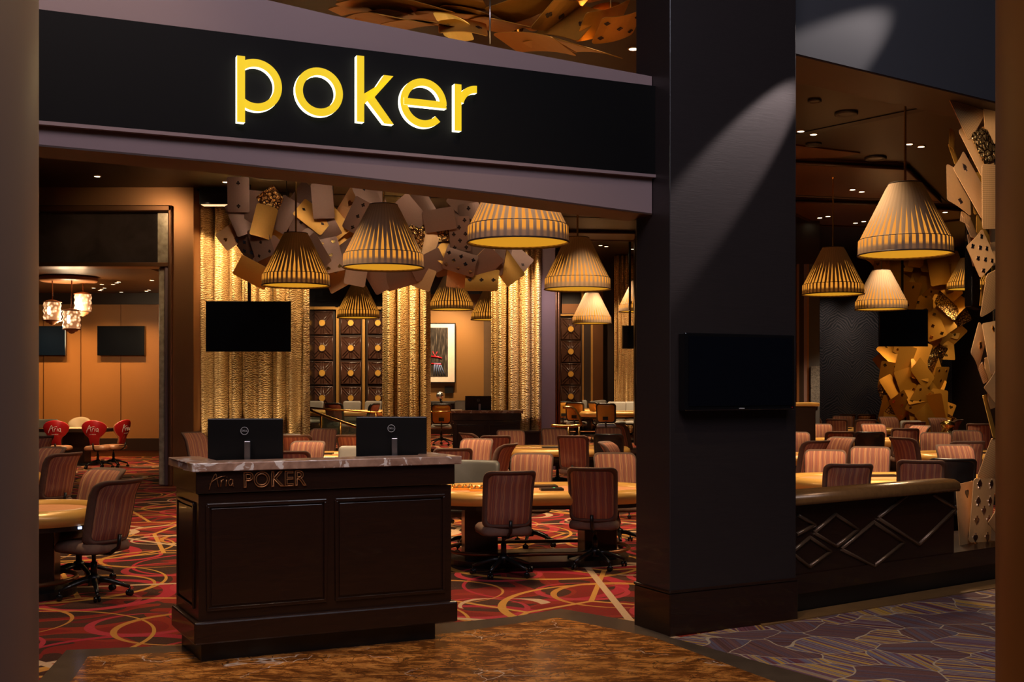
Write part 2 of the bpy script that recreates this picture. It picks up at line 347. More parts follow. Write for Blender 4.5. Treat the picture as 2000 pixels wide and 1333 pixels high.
def aria(mb,x0,z0,h,y,r,m=0):
    for st in ARIA: mb.tube([(x0+p[0]*h,y,z0+p[1]*h) for p in st],r,5,m)

# ------------------------------------------------------------ camera
cam=bpy.data.cameras.new('camera'); co=bpy.data.objects.new('camera',cam); C.objects.link(co); co.location=(0,0,H); co.rotation_euler=(R(90),0,0)
cam.sensor_width=36; cam.lens=F/2000*36; cam.shift_y=(Y0-666.5)/2000; cam.clip_end=200; S.camera=co

# ------------------------------------------------------------ shell
def poly_floor(name,pts,z,mat,th=.03):
    o=MB().prism(pts,z-th,z).build(name,mat); return struct(o)
CZ=5.4
poly_floor('floor',[(-18,2),(18,2),(18,40),(-18,40)],0,'carpet',.1)
# marble zone with border
out=[fl(130,1272),fl(365,1262),fl(856,1221),fl(1000,1207),fl(1096,1191),fl(1240,1216),(1.13,8.30),fl(1308,1247),fl(1620,1333),(3.2,4.6),(-2.6,4.6),fl(75,1333)]
poly_floor('floor_marble_border',out[::-1],.006,'marble_border',.012)
inn=[(-2.86,7.60),(-1.2,7.95),(-.42,8.33),(.36,8.86),(1.02,8.18),(1.60,7.0),(2.75,5.0),(-2.4,5.0),(-2.75,7.1)]
poly_floor('floor_marble',inn[::-1],.010,'marble',.012)
poly_floor('floor_purple_carpet',[(1.18,8.16),(1.98,6.95),(3.0,5.0),(7,5.0),(7,12.0),(4.52,10.35),(2.28,8.93)],.005,'purple',.012)
poly_floor('floor_threshold',[(1.9,8.55),(5.6,10.95),(5.6,11.3),(1.9,8.8)],.014,'threshold',.014)
# ceiling
poly_floor('ceiling',[(-14,9.0),(1.0,9.0),(2.3,9.6),(8.5,13.3),(14,14),(14,40),(-14,40)],CZ+.1,'ceil',.1)
def cpanel(pts,mat='ceil_panel',drop=.07,trim=True):
    pp=[tuple(atZ(x,y,CZ-drop)[:2]) for x,y in pts]
    ar=sum(pp[i][0]*pp[(i+1)%len(pp)][1]-pp[(i+1)%len(pp)][0]*pp[i][1] for i in range(len(pp)))
    if ar<0: pp=pp[::-1]
    o=MB().prism(pp,CZ-drop,CZ-.001).build('ceiling_coffer',mat); struct(o)
    if trim:
        q=[(x,y,CZ-drop) for x,y in pp]; struct(MB().tube(q,.035,6,closed=True).build('ceiling_trim','soffit'))
cpanel([(1480,314),(1770,329),(1838,394),(1480,378)])
cpanel([(1480,392),(1700,398),(1875,410),(1880,428),(1750,444),(1602,440),(1540,412)])
cpanel([(1500,278),(1680,300),(1640,308),(1500,312)],drop=.02,trim=False)
cpanel([(225,294),(520,349),(700,352),(900,345),(600,290)])
cpanel([(900,450),(1240,455),(1240,470),(900,465)],drop=.05)
for p,q in (((1540,267),(1832,207)),((1540,318),(1770,331)),((380,372),(1245,400)),((380,392),(1245,430)),((1770,331),(1838,394))):
    A=atZ(*p,CZ-.003);B=atZ(*q,CZ-.003); d=(B-A).normalized(); n=Vector((-d.y,d.x,0))*.09
    struct(MB().prism([tuple((A-n)[:2]),tuple((B-n)[:2]),tuple((B+n)[:2]),tuple((A+n)[:2])],CZ-.012,CZ-.002).build('ceiling_groove','ceil_groove'))
# triangular recess frame above the large right lamp
q=[tuple(atZ(x,y,CZ-.03)) for x,y in ((1674,181),(1700,158),(1790,178))]
struct(MB().tube(q,.03,6,closed=True).build('ceiling_recess_trim','ceil_panel'))
for i,(x,y,r) in enumerate(((1591,198,.085),(1589,283,.12),(1622,404,.1),(1653,223,.15),(1710,310,.17),(1470,330,.1))):
    p=atZ(x,y,CZ-.02); mb=MB().lathe([(r*.62,0),(r*.8,-.012),(r,-.01),(r,.018)],24); mb.disc((0,0,-.001),r*.62,20,1,True)
    tag(mb.build('ceiling_speaker',['ceil_groove','black'],loc=p),'round dark speaker grille recessed in the brown ceiling right of the column','speaker','ceiling speakers')

# downlights
dl=[]
def downlight(px,py,Z,label,group,r=.045):
    p=atZ(px,py,Z-.012) 
    if not dl:
        o=empty('downlight',p); MB().lathe([(r,0),(r*1.35,-.006),(r*1.4,.012)],16).build('trim_ring','dlrim',o); MB().disc((0,0,-.002),r*1.02,16,0,True).build('lens','dl',o); dl.append(o)
    else: o=copy_tree(dl[0]); o.location=p
    tag(o,label,'downlight',group); return p
spots=[]
for x,y in ((1572,138),(1808,206),(1835,213),(1564,257),(1589,263),(1776,282),(1799,287),(1563,321),(1587,325)):
    spots.append(downlight(x,y,CZ,'small glowing round downlight in the near brown ceiling right of the column','downlights over the right poker tables'))
for x,y in ((1756,358),(1775,361),(1665,371),(1683,375),(1601,426),(1617,423),(1671,436),(1687,433),(1828,417),(1846,415)):
    spots.append(downlight(x,y,CZ-.07,'tiny paired downlight in the far lit ceiling panels behind the right lamps','downlights in the far right ceiling panels'))
for x,y in ((190,345),(440,356),(693,369)): spots.append(downlight(x,y,CZ,'small downlight in the dark ceiling just below the mauve sign beam','downlights below the sign beam'))
for x,y in ((1230,416),(1173,480),(1184,482),(1236,487)): spots.append(downlight(x,y,CZ,'small downlight in the dark ceiling between the hanging lamps and the column','downlights left of the column'))
spots.append(downlight(1237,96,CZ,'lone bright downlight above the sign beam beside the column','downlight'))
for x,y in ((183,563),(199,556),(221,556),(228,553),(232,551),(198,566),(204,563),(195,568),(237,571),(286,569),(291,567),(297,548)):
    downlight(x,y,4.15,'tiny downlight in the ceiling of the left side room behind the doorway','downlights in the left side room',)

# ---- walls
def wallbox(name,x0,x1,y0,y1,z0,z1,mat,bev=0): return struct(MB().box(((x0+x1)/2,(y0+y1)/2,(z0+z1)/2),(x1-x0,y1-y0,z1-z0)).build(name,mat,bevel=bev))
def X(px,y): return (px-1000)*y/F
def Zp(py,y): return H+(Y0-py)*y/F
# main back wall
wallbox('wall_back',-8,9,36,36.3,0,CZ,'darkwall')
wallbox('wall_back_ochre',X(838,34),X(945,34),33.9,34.3,0,4.55,'tanwall2')
wallbox('wall_back_ochre_side',X(945,34),X(962,34),33.8,34.3,0,4.6,'darktan')
wallbox('wall_back_upper',X(836,34),X(962,34),33.85,34.4,4.55,CZ,'darkwall')
for x0,x1,m in ((1136,1140,'panel_gold'),(1140,1154,'darkwall'),(1154,1158,'panel_gold'),(1158,1178,'bronze_dark'),(966,972,'bronze_mauve')):
    wallbox('trim_wall',X(x0,33),X(x1,33),33.0,33.3,0,4.6,m)
wallbox('wall_back_panel',X(1097,33.3),X(1200,33.3),33.3,33.6,0,CZ,'darkwall')
wallbox('wall_back_panel_gold',X(1097,33.2),X(1138,33.2),33.15,33.3,3.9,4.2,'bronze_dark')
# right back wall
wallbox('wall_far_right',X(1598,32),X(2080,32),32,32.4,0,3.95+.6,'zebra')
wallbox('wall_far_right_upper',X(1540,32),X(2080,32),31.9,32.4,4.5,CZ,'darkwall')
for x0,x1,m in ((1556,1561,'bronze'),(1561,1570,'darkwall'),(1570,1576,'bronze_mauve'),(1576,1580,'bronze'),(1580,1601,'header')):
    wallbox('trim_right',X(x0,24),X(x1,24),24.0,24.4,0,4.4,m)
wallbox('wall_right_return',X(1480,24),X(1601,24),24.0,24.5,4.4,CZ,'darkwall')
wallbox('wall_far_side',12.5,12.8,11,36,0,CZ,'darkwall')
wallbox('wall_dividing',X(1240,27),X(1540,27),27,27.3,0,CZ,'darkwall')
# platform at the back
struct(MB().box(((X(600,26)+X(1245,26))/2,31.2,.185),(X(1245,26)-X(600,26)+1.5,10.8,.37)).build('floor_platform','carpet'))
struct(MB().box(((X(600,26)+X(1245,26))/2,25.78,.17),(X(1245,26)-X(600,26)+1.5,.06,.40)).build('trim_platform','espresso'))

# left portal wall, plane y=20.35
yw=20.35
wallbox('wall_left',X(337,yw),X(378,yw),yw,yw+.5,0,CZ,'bronze')
wallbox('wall_left_header',X(-60,yw),X(337,yw),yw,yw+.5,Zp(403,yw),CZ,'bronze')
wallbox('trim_1',X(330,yw),X(338,yw),yw-.08,yw+.4,0,Zp(402,yw),'bronze_dark',.02)
wallbox('trim_2',X(-60,yw),X(338,yw),yw-.08,yw+.4,Zp(414,yw),Zp(402,yw),'bronze_dark',.02)
wallbox('trim_3',X(320,yw),X(330,yw),yw+.02,yw+.45,0,Zp(514,yw),'bronze_mauve',.02)
wallbox('trim_4',X(-60,yw),X(330,yw),yw-.02,yw+.45,Zp(521,yw),Zp(513,yw),'bronze_dark',.01)
wallbox('trim_mirror',X(306,yw),X(320,yw),yw+.1,yw+.4,0,Zp(521,yw),'chrome',.03)
wallbox('window_1',X(-60,yw),X(306,yw),yw+.12,yw+.2,Zp(513,yw),Zp(414,yw),'amirror')
wallbox('window_2',X(306,yw),X(330,yw),yw+.06,yw+.2,Zp(513,yw),Zp(414,yw),'chrome')
wallbox('wall_left_far',-16,X(-60,yw),yw,yw+.5,0,CZ,'bronze')
wallbox('wall_left_side',X(312,20.9),X(325,20.9),20.9,29,0,CZ,'tanwall')
# side room
wallbox('wall_side_room',-16,X(360,28.7),28.7,29,0,3.87,'tanwall')
wallbox('wall_side_room_upper',-16,X(360,28.6),28.6,29,3.87,4.3,'darkwall')
for px in (84,157,235): wallbox('trim_seam',X(px,28.68),X(px+1.2,28.68),28.685,28.7,.6,3.87,'bronze_dark')
wallbox('baseboard_left',-16,X(360,28.6),28.6,28.7,.15,.46,'darkwall'); wallbox('baseboard_left_lower',-16,X(360,28.6),28.62,28.7,0,.15,'bronze_dark')
struct(MB().box((-12,24.9,4.25),(9.5,8.6,.2)).build('ceiling_side_room','ceil_panel'))
# main-room left wall behind the curtains
wallbox('wall_main_left',X(380,20.9)-.1,X(380,20.9),20.9,36,0,CZ,'blackwall')
# header above the low wall (right)
LW0=Vector((*fl(1558,1200),0)); LW1=Vector((*fl(1944,1135),0)); lu=(LW1-LW0).normalized(); ln=Vector((-lu.y,lu.x,0)); LANG=math.atan2(lu.y,lu.x)
def LW(s,d,z): return LW0+lu*s+ln*d+Vector((0,0,z))
def rayLW(px,py,d=0):
    m=(px-1000)/F; P=LW0+ln*d; s=(m*P.y-P.x)/(lu.x-m*lu.y); y=P.y+s*lu.y; return s,H+(Y0-py)*y/F
def lwbox(name,s0,s1,d0,d1,z0,z1,mat,parent=None,bev=0):
    o=MB().box(((s0+s1)/2,(d0+d1)/2,(z0+z1)/2),(s1-s0,d1-d0,z1-z0)).build(name,mat,parent,bev)
    if not parent: o.location=LW0; o.rotation_euler=(0,0,LANG)
    return o
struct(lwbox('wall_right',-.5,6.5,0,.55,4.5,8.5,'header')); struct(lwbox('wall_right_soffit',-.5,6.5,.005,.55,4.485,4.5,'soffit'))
# ---- big column
ca=Vector((*fl(1308,1245),0)); CA=R(27.8)
col=empty('column',ca,CA,'massive square dark wood column standing between the sign beam and the low wall','column')
MB().box((.607,.226,3.9),(1.203,.440,8.2)).build('shaft','column_wood',col,.006); MB().box((.607,.226,.157),(1.222,.462,.314)).build('base_moulding','espresso',col,.008); MB().box((.607,.226,.325),(1.232,.472,.022)).build('cap_strip','espresso',col,.008)
# foreground posts
def post_at(px,D,r,side):
    f=math.atan((px-1000)/F); d=Vector((math.sin(f),math.cos(f))); n=Vector((math.cos(f),-math.sin(f)))*side; c=d*D+n*r; return (c.x,c.y,0)
o=MB().lathe([(.62,-.0),(.62,9)],96).build('bronze_post','post',loc=post_at(76,3.4,.62,-1)); tag(o,'tall round bronze post at the left edge of the picture','post')
o=MB().lathe([(.5,0),(.5,9)],96).build('bronze_post',plain('post_brown',(.30,.13,.03),.4,.5,.06,1),loc=post_at(1944,3.4,.5,1)); tag(o,'tall brown metal post at the right edge of the picture','post')

# ------------------------------------------------------------ fascia and sign
FA=R(24); fu=Vector((math.cos(FA),math.sin(FA),0)); F0=Vector((1.0459,8.4226,0))
fas=empty('sign_beam',F0,FA,'long mauve overhead beam with black front panel carrying the yellow sign','sign beam')
def prof(pts_top,pts_bot,y0,y1):
    mb=MB(); n=len(pts_top)
    pts=pts_bot+pts_top[::-1]; vs=[(x,y0,z) for x,z in pts]+[(x,y1,z) for x,z in pts]; k=len(pts)
    mb.add(vs,[list(range(k)),list(range(k,2*k))[::-1]]+[(i,(i+1)%k,k+(i+1)%k,k+i) for i in range(k)]); return mb
top=[(-5.6,4.50),(-4.2,4.42),(-2.88,4.325),(-2.44,4.282),(-1.2,4.21),(0,4.15)]
bot=[(-5.6,3.285),(-4.22,3.276),(-3.2,3.262),(-2.44,3.238),(-1.2,3.19),(0,3.125)]
prof(top,bot,0,.35).build('beam','fascia',fas)
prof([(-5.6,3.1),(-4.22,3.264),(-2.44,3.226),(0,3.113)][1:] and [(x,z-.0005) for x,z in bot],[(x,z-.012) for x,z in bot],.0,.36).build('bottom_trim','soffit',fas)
MB().box((-2.75,-.018,3.74),(5.75,.036,.66)).build('black_panel','black_sign',fas)
MB().box((-2.75,-.022,3.398),(5.75,.044,.022)).build('panel_strip','fascia',fas)  # thin strip below the panel in the beam's mauve
sign=empty('sign',F0,FA,'illuminated yellow lowercase poker lettering with white glowing edges on the black beam','sign')
def strip2d(out,inn=None,closed=True): pass
def letter(parts):
    mb=MB(); dy=0; y0=-.102+dy; y1=-.036
    for kind,*a in parts:
        y0=-.088+(.004 if kind=='ring' else 0)
        if kind=='ring':
            cx,cz,ro,ri,a0,a1=a; n=48; full=abs(a1-a0)>=359.9; k=n if full else n+1
            P=[]
            for i in range(k):
                t=R(a0+(a1-a0)*i/n); P.append(((cx+ro*math.cos(t),cz+ro*math.sin(t)),(cx+ri*math.cos(t),cz+ri*math.sin(t))))
            L=[]; 
            for (o_,i_) in P: L.append([(o_[0],y0,o_[1]),(i_[0],y0,i_[1]),(o_[0],y1,o_[1]),(i_[0],y1,i_[1])])
            vs=[v for l in L for v in l]; m=len(L)
            for i in range(m if full else m-1):
                j=(i+1)%m; A,B=4*i,4*j
                mb.add([vs[A],vs[B],vs[B+1],vs[A+1]],[(0,1,2,3)],0); mb.add([vs[A+2],vs[B+2],vs[B+3],vs[A+3]],[(3,2,1,0)],1)
                mb.add([vs[A],vs[B],vs[B+2],vs[A+2]],[(3,2,1,0)],1); mb.add([vs[A+1],vs[B+1],vs[B+3],vs[A+3]],[(0,1,2,3)],1)
            if not full:
                for i in (0,m-1): A=4*i; mb.add([vs[A],vs[A+1],vs[A+3],vs[A+2]],[(0,1,2,3)],1)
        else:
            pts=a[0]; k=len(pts); vs=[(x,y0,z) for x,z in pts]+[(x,y1,z) for x,z in pts]
            mb.add(vs,[list(range(k))],0); mb.add(vs,[list(range(k,2*k))[::-1]]+[(i,(i+1)%k,k+(i+1)%k,k+i) for i in range(k)],1)
    return mb
def fsp(px,py,d=-.088):
    m=(px-1000)/F; P=F0+Vector((-fu.y,fu.x,0))*d; t_=(m*P.y-P.x)/(fu.x-m*fu.y); y=P.y+t_*fu.y; return t_,H+(Y0-py)*y/F
B=fsp(500,217)[1]; XT=fsp(500,115)[1]; XH=XT-B; r=XH/2; rc=B+r; w=.050
def rect(x0,z0,x1,z1): return ('poly',[(x0,z0),(x1,z0),(x1,z1),(x0,z1)])
fx=lambda px: fsp(px,180)[0]
pl,pr=fx(463),fx(551); k0,kt=fx(697),fsp(697,108)[1]; ol,orr=fx(578),fx(669); el,er=fx(788),fx(864); r0,r1=fx(888),fx(932); k1=fx(768)
rp=(pr-pl)/2*.97
Ls=[[('ring',pr-r,rc,r,r-w,0,360) if 0 else ('ring',pr-r,rc,r,r-w,-127,127),rect(pl,fsp(463,238)[1],pl+w,XT+.008)],
    [('ring',(ol+orr)/2,rc,(orr-ol)/2+.004,(orr-ol)/2-w+.004,0,360)],
    [rect(k0,B-.004,k0+w,kt),('poly',[(k0+w,B+.115),(k1-.065,B+XH-.008),(k1+.002,B+XH-.008),(k0+w+.055,B+.15),(k0+w,B+.185)][0:5]),('poly',[(k0+w+.01,B+.15),(k1-.062,B),(k1+.004,B),(k0+w+.055,B+.19)])],
    [('ring',(el+er)/2+.006,rc,r,r-w,0,316),('poly',[((el+er)/2-r+.03,rc-.024),((el+er)/2+r+.004,rc-.024),((el+er)/2+r-.002,rc+.022),((el+er)/2-r+.03,rc+.022)])],
    [rect(r0,B,r0+w,B+XH-.012),('ring',r1,B+XH-.158,.150,.100,90,168)]]
for nm,l in zip('poker',Ls):
    letter(l).build('letter',['letter','letter_side'],sign)['label']='glowing yellow letter '+nm

# ------------------------------------------------------------ TVs
def tv(name,center,w,h,rz,label,group=None,th=.06,bez=.022,mount=None,blue=False,frame='tvframe'):
    o=empty(name,center,rz,label,'television',group)
    mb=MB().box((0,th/2,0),(w,th,h)); mb.build('housing',frame,o,.008)
    MB().box((0,-.003,.004),(w-2*bez,.006,h-2*bez)).build('screen','screenblue' if blue else 'screen',o)
    if mount=='pole': MB().tube([(0,th+.03,0),(0,th+.03,CZ-center[2])],.03,8).build('pole','black',o)
    if mount=='wall': MB().box((0,th+.06,0),(.3,.14,.2)).build('bracket','black',o)
    return o
# on the column
def colpt(px,py): 
    m=(px-1000)/F; u=Vector((math.cos(CA),math.sin(CA),0)); s=(m*ca.y-ca.x)/(u.x-m*u.y); y=ca.y+s*u.y; return s,H+(Y0-py)*y/F
s0,z0=colpt(1325,803); s1,z1=colpt(1537,656)
cuv=Vector((math.cos(CA),math.sin(CA),0)); cn=Vector((math.sin(CA),-math.cos(CA),0))
pc=ca+cuv*((s0+s1)/2)+cn*.085; pc.z=(z0+z1)/2+.0
t=tv('television',pc,s1-s0,abs(z1-z0),CA,'glossy black flat television mounted on the big dark column',th=.085,bez=.03)
MB().box((.49,-.004,-abs(z1-z0)/2+.018),(.006,.004,.006)).build('standby_light','art_red',t)
MB().box((0,-.004,-abs(z1-z0)/2+.015),(.05,.004,.006)).build('badge','text_grey',t)
p=at(485,638,20.0); tv('television',p,1.50,.90,R(2),'large blank television hanging in front of the left gold curtain','hanging televisions' and None,mount='pole',frame='tvframe',bez=.012)
MB().box((0,0,0),(.01,.01,.01))
tv('television',at(92,666,28.55),.93,.75,0,'dark blue television on the tan side room wall, cut by the bronze post',blue=True,bez=.01,th=.08)
tv('television',at(236,666,28.55),1.2,.75,0,'black television centred on the tan side room wall behind the chandelier',bez=.01,th=.08)
tv('television',at(1765,641,25.5),1.11,.84,0,'black television hanging before the gold card sculpture on the far wall',mount='pole')
tv('television',at(1906,540,17.5),.9,1.0,R(60),'narrow dark screen hanging edge on between the two right card sculptures',mount='pole',th=.1)
tv('television',at(1231,659,28),.40,.58,0,'small bluish television far back beside the column edge',blue=True,mount='pole')

# ------------------------------------------------------------ podium
def podium(name,O,UA,VA,wid,dep,label,hi=1.325,txt=True):
    o=empty(name,(O[0],O[1],0),0,label,'podium')
    u=Vector((math.cos(UA),math.sin(UA),0)); v=Vector((math.cos(VA),math.sin(VA),0))
    def q(s,d,z): p=u*s+v*d; return (p.x,p.y,z)
    def slab(s0,s1,d0,d1,z0,z1,mb=None):
        mb=mb or MB(); vs=[q(s0,d0,z0),q(s1,d0,z0),q(s1,d1,z0),q(s0,d1,z0),q(s0,d0,z1),q(s1,d0,z1),q(s1,d1,z1),q(s0,d1,z1)]
        mb.add(vs,[(3,2,1,0),(4,5,6,7),(0,1,5,4),(1,2,6,5),(2,3,7,6),(3,0,4,7)]); return mb
    w,d=wid,dep
    slab(.03,w-.1,.05,d-.03,0,.14).build('toe_kick','black',o)
    slab(-.035,w+.035,-.04,d,.138,.285).build('base_moulding','espresso',o,.012)
    slab(0,w,0,d,.285,1.12).build('body','espresso',o)
    slab(-.02,w+.02,-.02,d+.01,1.127,1.278).build('frieze','espresso',o,.005)
    # U shaped stone top with a lower desk behind
    mb=MB(); slab(-.05,w+.06,-.05,.20,1.272,1.33,mb); slab(-.05,.17,.20,d+.03,1.272,1.33,mb); slab(w-.12,w+.06,.20,d+.03,1.272,1.33,mb); mb.build('stone_top','stone',o,.006)
    for a0,a1 in ((.05,w*.50-.03),(w*.50+.03,w-.05)):
        fr=MB(); e=.03
        slab(a0,a1,-.016,.0,1.04,1.06,fr); slab(a0,a1,-.016,0,.35,.37,fr); slab(a0,a0+.02,-.016,0,.37,1.04,fr); slab(a1-.02,a1,-.016,0,.37,1.04,fr)
        f=fr.build('panel_moulding','espresso',o,.006); slab(a0+.03,a1-.03,-.008,.01,.385,1.025).build('raised_panel','espresso',o,.004)
    fr=MB()
    for z in (1.04,.35): slab(-.016,0,.10,d-.08,z,z+.02,fr)
    for dd in (.10,d-.10): slab(-.016,0,dd,dd+.02,.37,1.04,fr)
    fr.build('panel_moulding','espresso',o,.006); slab(-.010,0.01,.14,d-.12,.385,1.025).build('raised_panel','espresso',o,.004)
    return o,u,v,q
PO=(-2.06,7.40); pod,pu,pv,q=podium('podium',PO,R(24),R(118.7),1.774,.66,'large dark wood poker podium with veined brown stone top in the foreground')
tx=empty('lettering',(0,0,0)); bpy.data.objects.remove(tx)
base=pu*.495+Vector((0,0,1.203)); n_=Vector((math.sin(R(24)),-math.cos(R(24)),0))
p=base+n_*.026; put_mesh('lettering',text_mesh('POKER',.145,outline=.0042,bold=.003),'text_gold',pod,p,(R(90),0,R(24)),(.95,1,1))
mb=MB(); aria(mb,0,0,.10,0,.0035); o=mb.build('script_lettering','text_gold',pod,loc=pu*.065+Vector((0,0,1.165))+n_*.026,rz=R(24))
def monitor(loc,rz,label,wid=.52,rise=.0):
    o=empty('monitor',loc,rz,label,'monitor')
    MB().box((0,.03,.33),(wid,.035,.31)).build('panel','black',o,.006); 
    MB().box((0,.049,.33),(wid-.02,.003,.29)).build('screen','screen',o)
    MB().box((.025,-.05,.165),(.042,.035,.33)).build('stand','silver',o,.004); MB().box((0,0,.006),(.22,.19,.012)).build('foot','black',o,.004)
    l=MB(); l.tube([(.026*math.cos(t*PI/12),-.023,.40+.026*math.sin(t*PI/12)) for t in range(24)],.0022,6,closed=True); lo=l.build('logo_ring','text_grey',o)
    put_mesh('logo_lettering',text_mesh('DELL',.018,.0008),'text_grey',o,(0,-.0225,.40),(R(90),0,0))
    return o
def podp(s,d): p=Vector(PO+(0,))+pu*s+pv*d; return p
for s,d,l in ((.40,.36,'black monitor seen from behind on the left of the podium'),(1.47,.36,'black monitor seen from behind on the right of the podium')):
    p=podp(s,d); monitor((p.x,p.y,1.121),R(4),l)
fp=at(885,830,22.3); far_o,_,_,_=podium('podium',(X(886,22.0),22.0),R(3),R(93),1.30,.7,'small far podium with tan stone top standing beside the third gold curtain')
monitor((X(934,22.3),22.35,1.121),R(3),'small black monitor seen from behind on the far podium')

# ------------------------------------------------------------ low wall
lw=empty('low_wall',LW0,LANG,'low dark wood partition with diamond mouldings and rounded brown top rail','partition')
sE,_=rayLW(1863,1000)
lwbox('panel',-.3,sE,0,.14,.30,.89,'espresso',lw); lwbox('ledge',-.3,5.2,-.012,.9,.16,.32,'espresso',lw,.006); lwbox('toe_kick',-.3,5.2,.03,.9,0,.16,'black',lw)
mb=MB(); prf=[(-.09,.885),(-.10,.92),(-.085,.965),(-.03,.99),(.10,.99),(.19,.96),(.20,.90),(.18,.885)]
vs=[(-.3,y,z) for y,z in prf]+[(sE-.05,y,z) for y,z in prf]+[(sE-.005,y*.85+.01,z*.97+.025) for y,z in prf]; k=len(prf)
mb.add(vs,[(i,(i+1)%k,k+(i+1)%k,k+i) for i in range(k)]+[(k+i,k+(i+1)%k,2*k+(i+1)%k,2*k+i) for i in range(k)],0,True); mb.add(vs,[list(range(2*k,3*k)),list(range(k))[::-1]])
a=mb.build('top_rail',plain('brown_vinyl_rail',(.20,.095,.03),.25,.2,.3,20),lw)
def dia(pts):
    q=[rayLW(*p) for p in pts]; q=[(s,min(z,.878)) for s,z in q]
    m=MB(); 
    for off,rr in ((0,.016),(.028,.008)):
        cx=sum(a for a,b in q)/len(q); cz=sum(b for a,b in q)/len(q)
        P=[(s+(cx-s)*off*1.6,-.004,z+(cz-z)*off*1.6) for s,z in q]
        for i in range(len(P)-1): m.tube([P[i],P[i+1]],rr,8)
    return m
for D in ([(1770,968),(1714,1013),(1794,1065),(1866,995),(1822,966)],[(1642,1073),(1706,1020),(1765,1060),(1706,1107),(1642,1073)],[(1589,1041),(1631,1005),(1675,1035),(1633,1068),(1589,1041)],[(1558,1007),(1591,1026),(1555,1045)],[(1545,1080),(1581,1050),(1622,1078),(1580,1108),(1545,1080)]):
    dia(D).build('diamond_moulding',plain('moulding_bronze',(.14,.085,.05),.28,.5),lw)

# ------------------------------------------------------------ curtains
def curtain(name,x0,x1,y,z0,z1,folds,amp,label,rz=0,seed=0,mat='curtain'):
    rnd=random.Random(seed); n=folds*16; mb=MB(); W=x1-x0; rows=14; ph=[rnd.uniform(-.5,.5) for _ in range(8)]
    vs=[]
    for j in range(rows+1):
        t=j/rows
        for i in range(n+1):
            s=i/n; a=s*folds*2*PI; d=amp*(math.sin(a+ph[0]+.25*math.sin(3*s+t*2))+.35*math.sin(2.3*a+ph[1]+t)+.2*math.sin(.37*a+t*3)); vs.append((x0+W*s-(x0+x1)/2,d*(1-.15*t),z0+(z1-z0)*t))
    fs=[(j*(n+1)+i,j*(n+1)+i+1,(j+1)*(n+1)+i+1,(j+1)*(n+1)+i) for j in range(rows) for i in range(n)]
    mb.add(vs,fs,0,True); o=mb.build(name,mat,loc=((x0+x1)/2,y,0)); s=o.modifiers.new('thickness','SOLIDIFY'); s.thickness=.02
    return tag(o,label,'curtain')
curtain('curtain',X(380,21),X(606,21),21,0.02,CZ-.02,8,.19,'wide textured gold curtain behind the large hanging television',seed=1)
curtain('curtain',X(745,24.6),X(839,24.6),24.6,0.02,CZ-.02,4,.20,'narrow gold curtain hanging behind the right podium monitor',seed=2)
curtain('curtain',X(959,24.2),X(1056,24.2),24.2,.84,CZ-.02,4,.20,'gold curtain beside the mauve pillar above a dark plinth',seed=3)
curtain('curtain',X(1201,31),X(1250,31),31,.4,CZ-.02,6,.08,'dim gold curtain far back beside the big column',seed=4)
tag(MB().box((0,0,.41),(1.12,.62,.82)).box((0,0,.83),(1.16,.66,.03)).build('plinth','espresso',loc=(X(1002,24.2),24.2,0)),'dark boxed plinth below the third gold curtain','plinth')
p=empty('pillar',(X(1072,24.6),24.6,0),0,'mauve bronze pillar with golden left edge behind the hanging lamps','pillar')
MB().box((-.02,0,2.69),(.30,.5,5.38)).build('shaft','bronze_mauve',p); MB().box((-.22,.02,2.69),(.13,.5,5.38)).build('gold_edge','bronze',p); MB().tube([(.15,-.2,0),(.15,-.2,5.38)],.03,8).tube([(.21,-.18,0),(.21,-.18,5.38)],.03,8).build('moulding','bronze_dark',p); MB().box((.19,.05,2.69),(.12,.4,5.38)).build('return','bronze_dark',p)
# light troughs above the curtains
for px,yy,ww,l in ((438,20.6,.78,'black ceiling light box above the wide left curtain'),(700,23.5,1.2,'black ceiling light box behind the card sculpture centre'),(900,23.8,1.0,'black ceiling light box behind the card sculpture right end')):
    o=empty('light_box',(X(px,yy),yy-.1,CZ),0,l,'light fixture'); MB().box((0,0,-.15),(ww,.28,.30)).build('housing','black',o)
    MB().box((0,-.0,-.302),(ww-.04,.2,.006)).build('lens','dl' if 0 else plain('trough_glow',(1,.7,.4),.5,emc=(1,.66,.35),ems=1.2),o)

# ------------------------------------------------------------ tufted tile panels
def tile_mesh():
    mb=MB(); w,h=.64,.70; mb.box((0,.03,0),(w+.04,.04,h+.04))
    for sx in(-1,1):
        mb.tube([(sx*w/2,0,-h/2),(sx*w/2,0,h/2)],.016,6,smooth=True); mb.tube([(-w/2,0,sx*h/2),(w/2,0,sx*h/2)],.016,6)
        for o in(-.055,.055):
            mb.tube([(-w/2+.05,0,sx*(-h/2+.05)+o),(w/2-.05,0,sx*(h/2-.05)+o)],.013,6)
        mb.tube([(sx*.035,0,-h/2),(sx*.035,0,h/2)],.011,6)
    mb.tube([(.11*math.cos(t*PI/10),-.012,.11*math.sin(t*PI/10)) for t in range(20)],.018,6,closed=True)
    return mb
tm=tile_mesh().mesh('tufted_tile','tile'); dm=MB(); dm.add([(.095*math.cos(t*PI/12),y,.095*math.sin(t*PI/12)) for y in(-.03,.0) for t in range(24)],[list(range(24)),list(range(24,48))[::-1]]+[(i,(i+1)%24,24+(i+1)%24,24+i) for i in range(24)]); dm=dm.mesh('gold_disc','tile_gold')
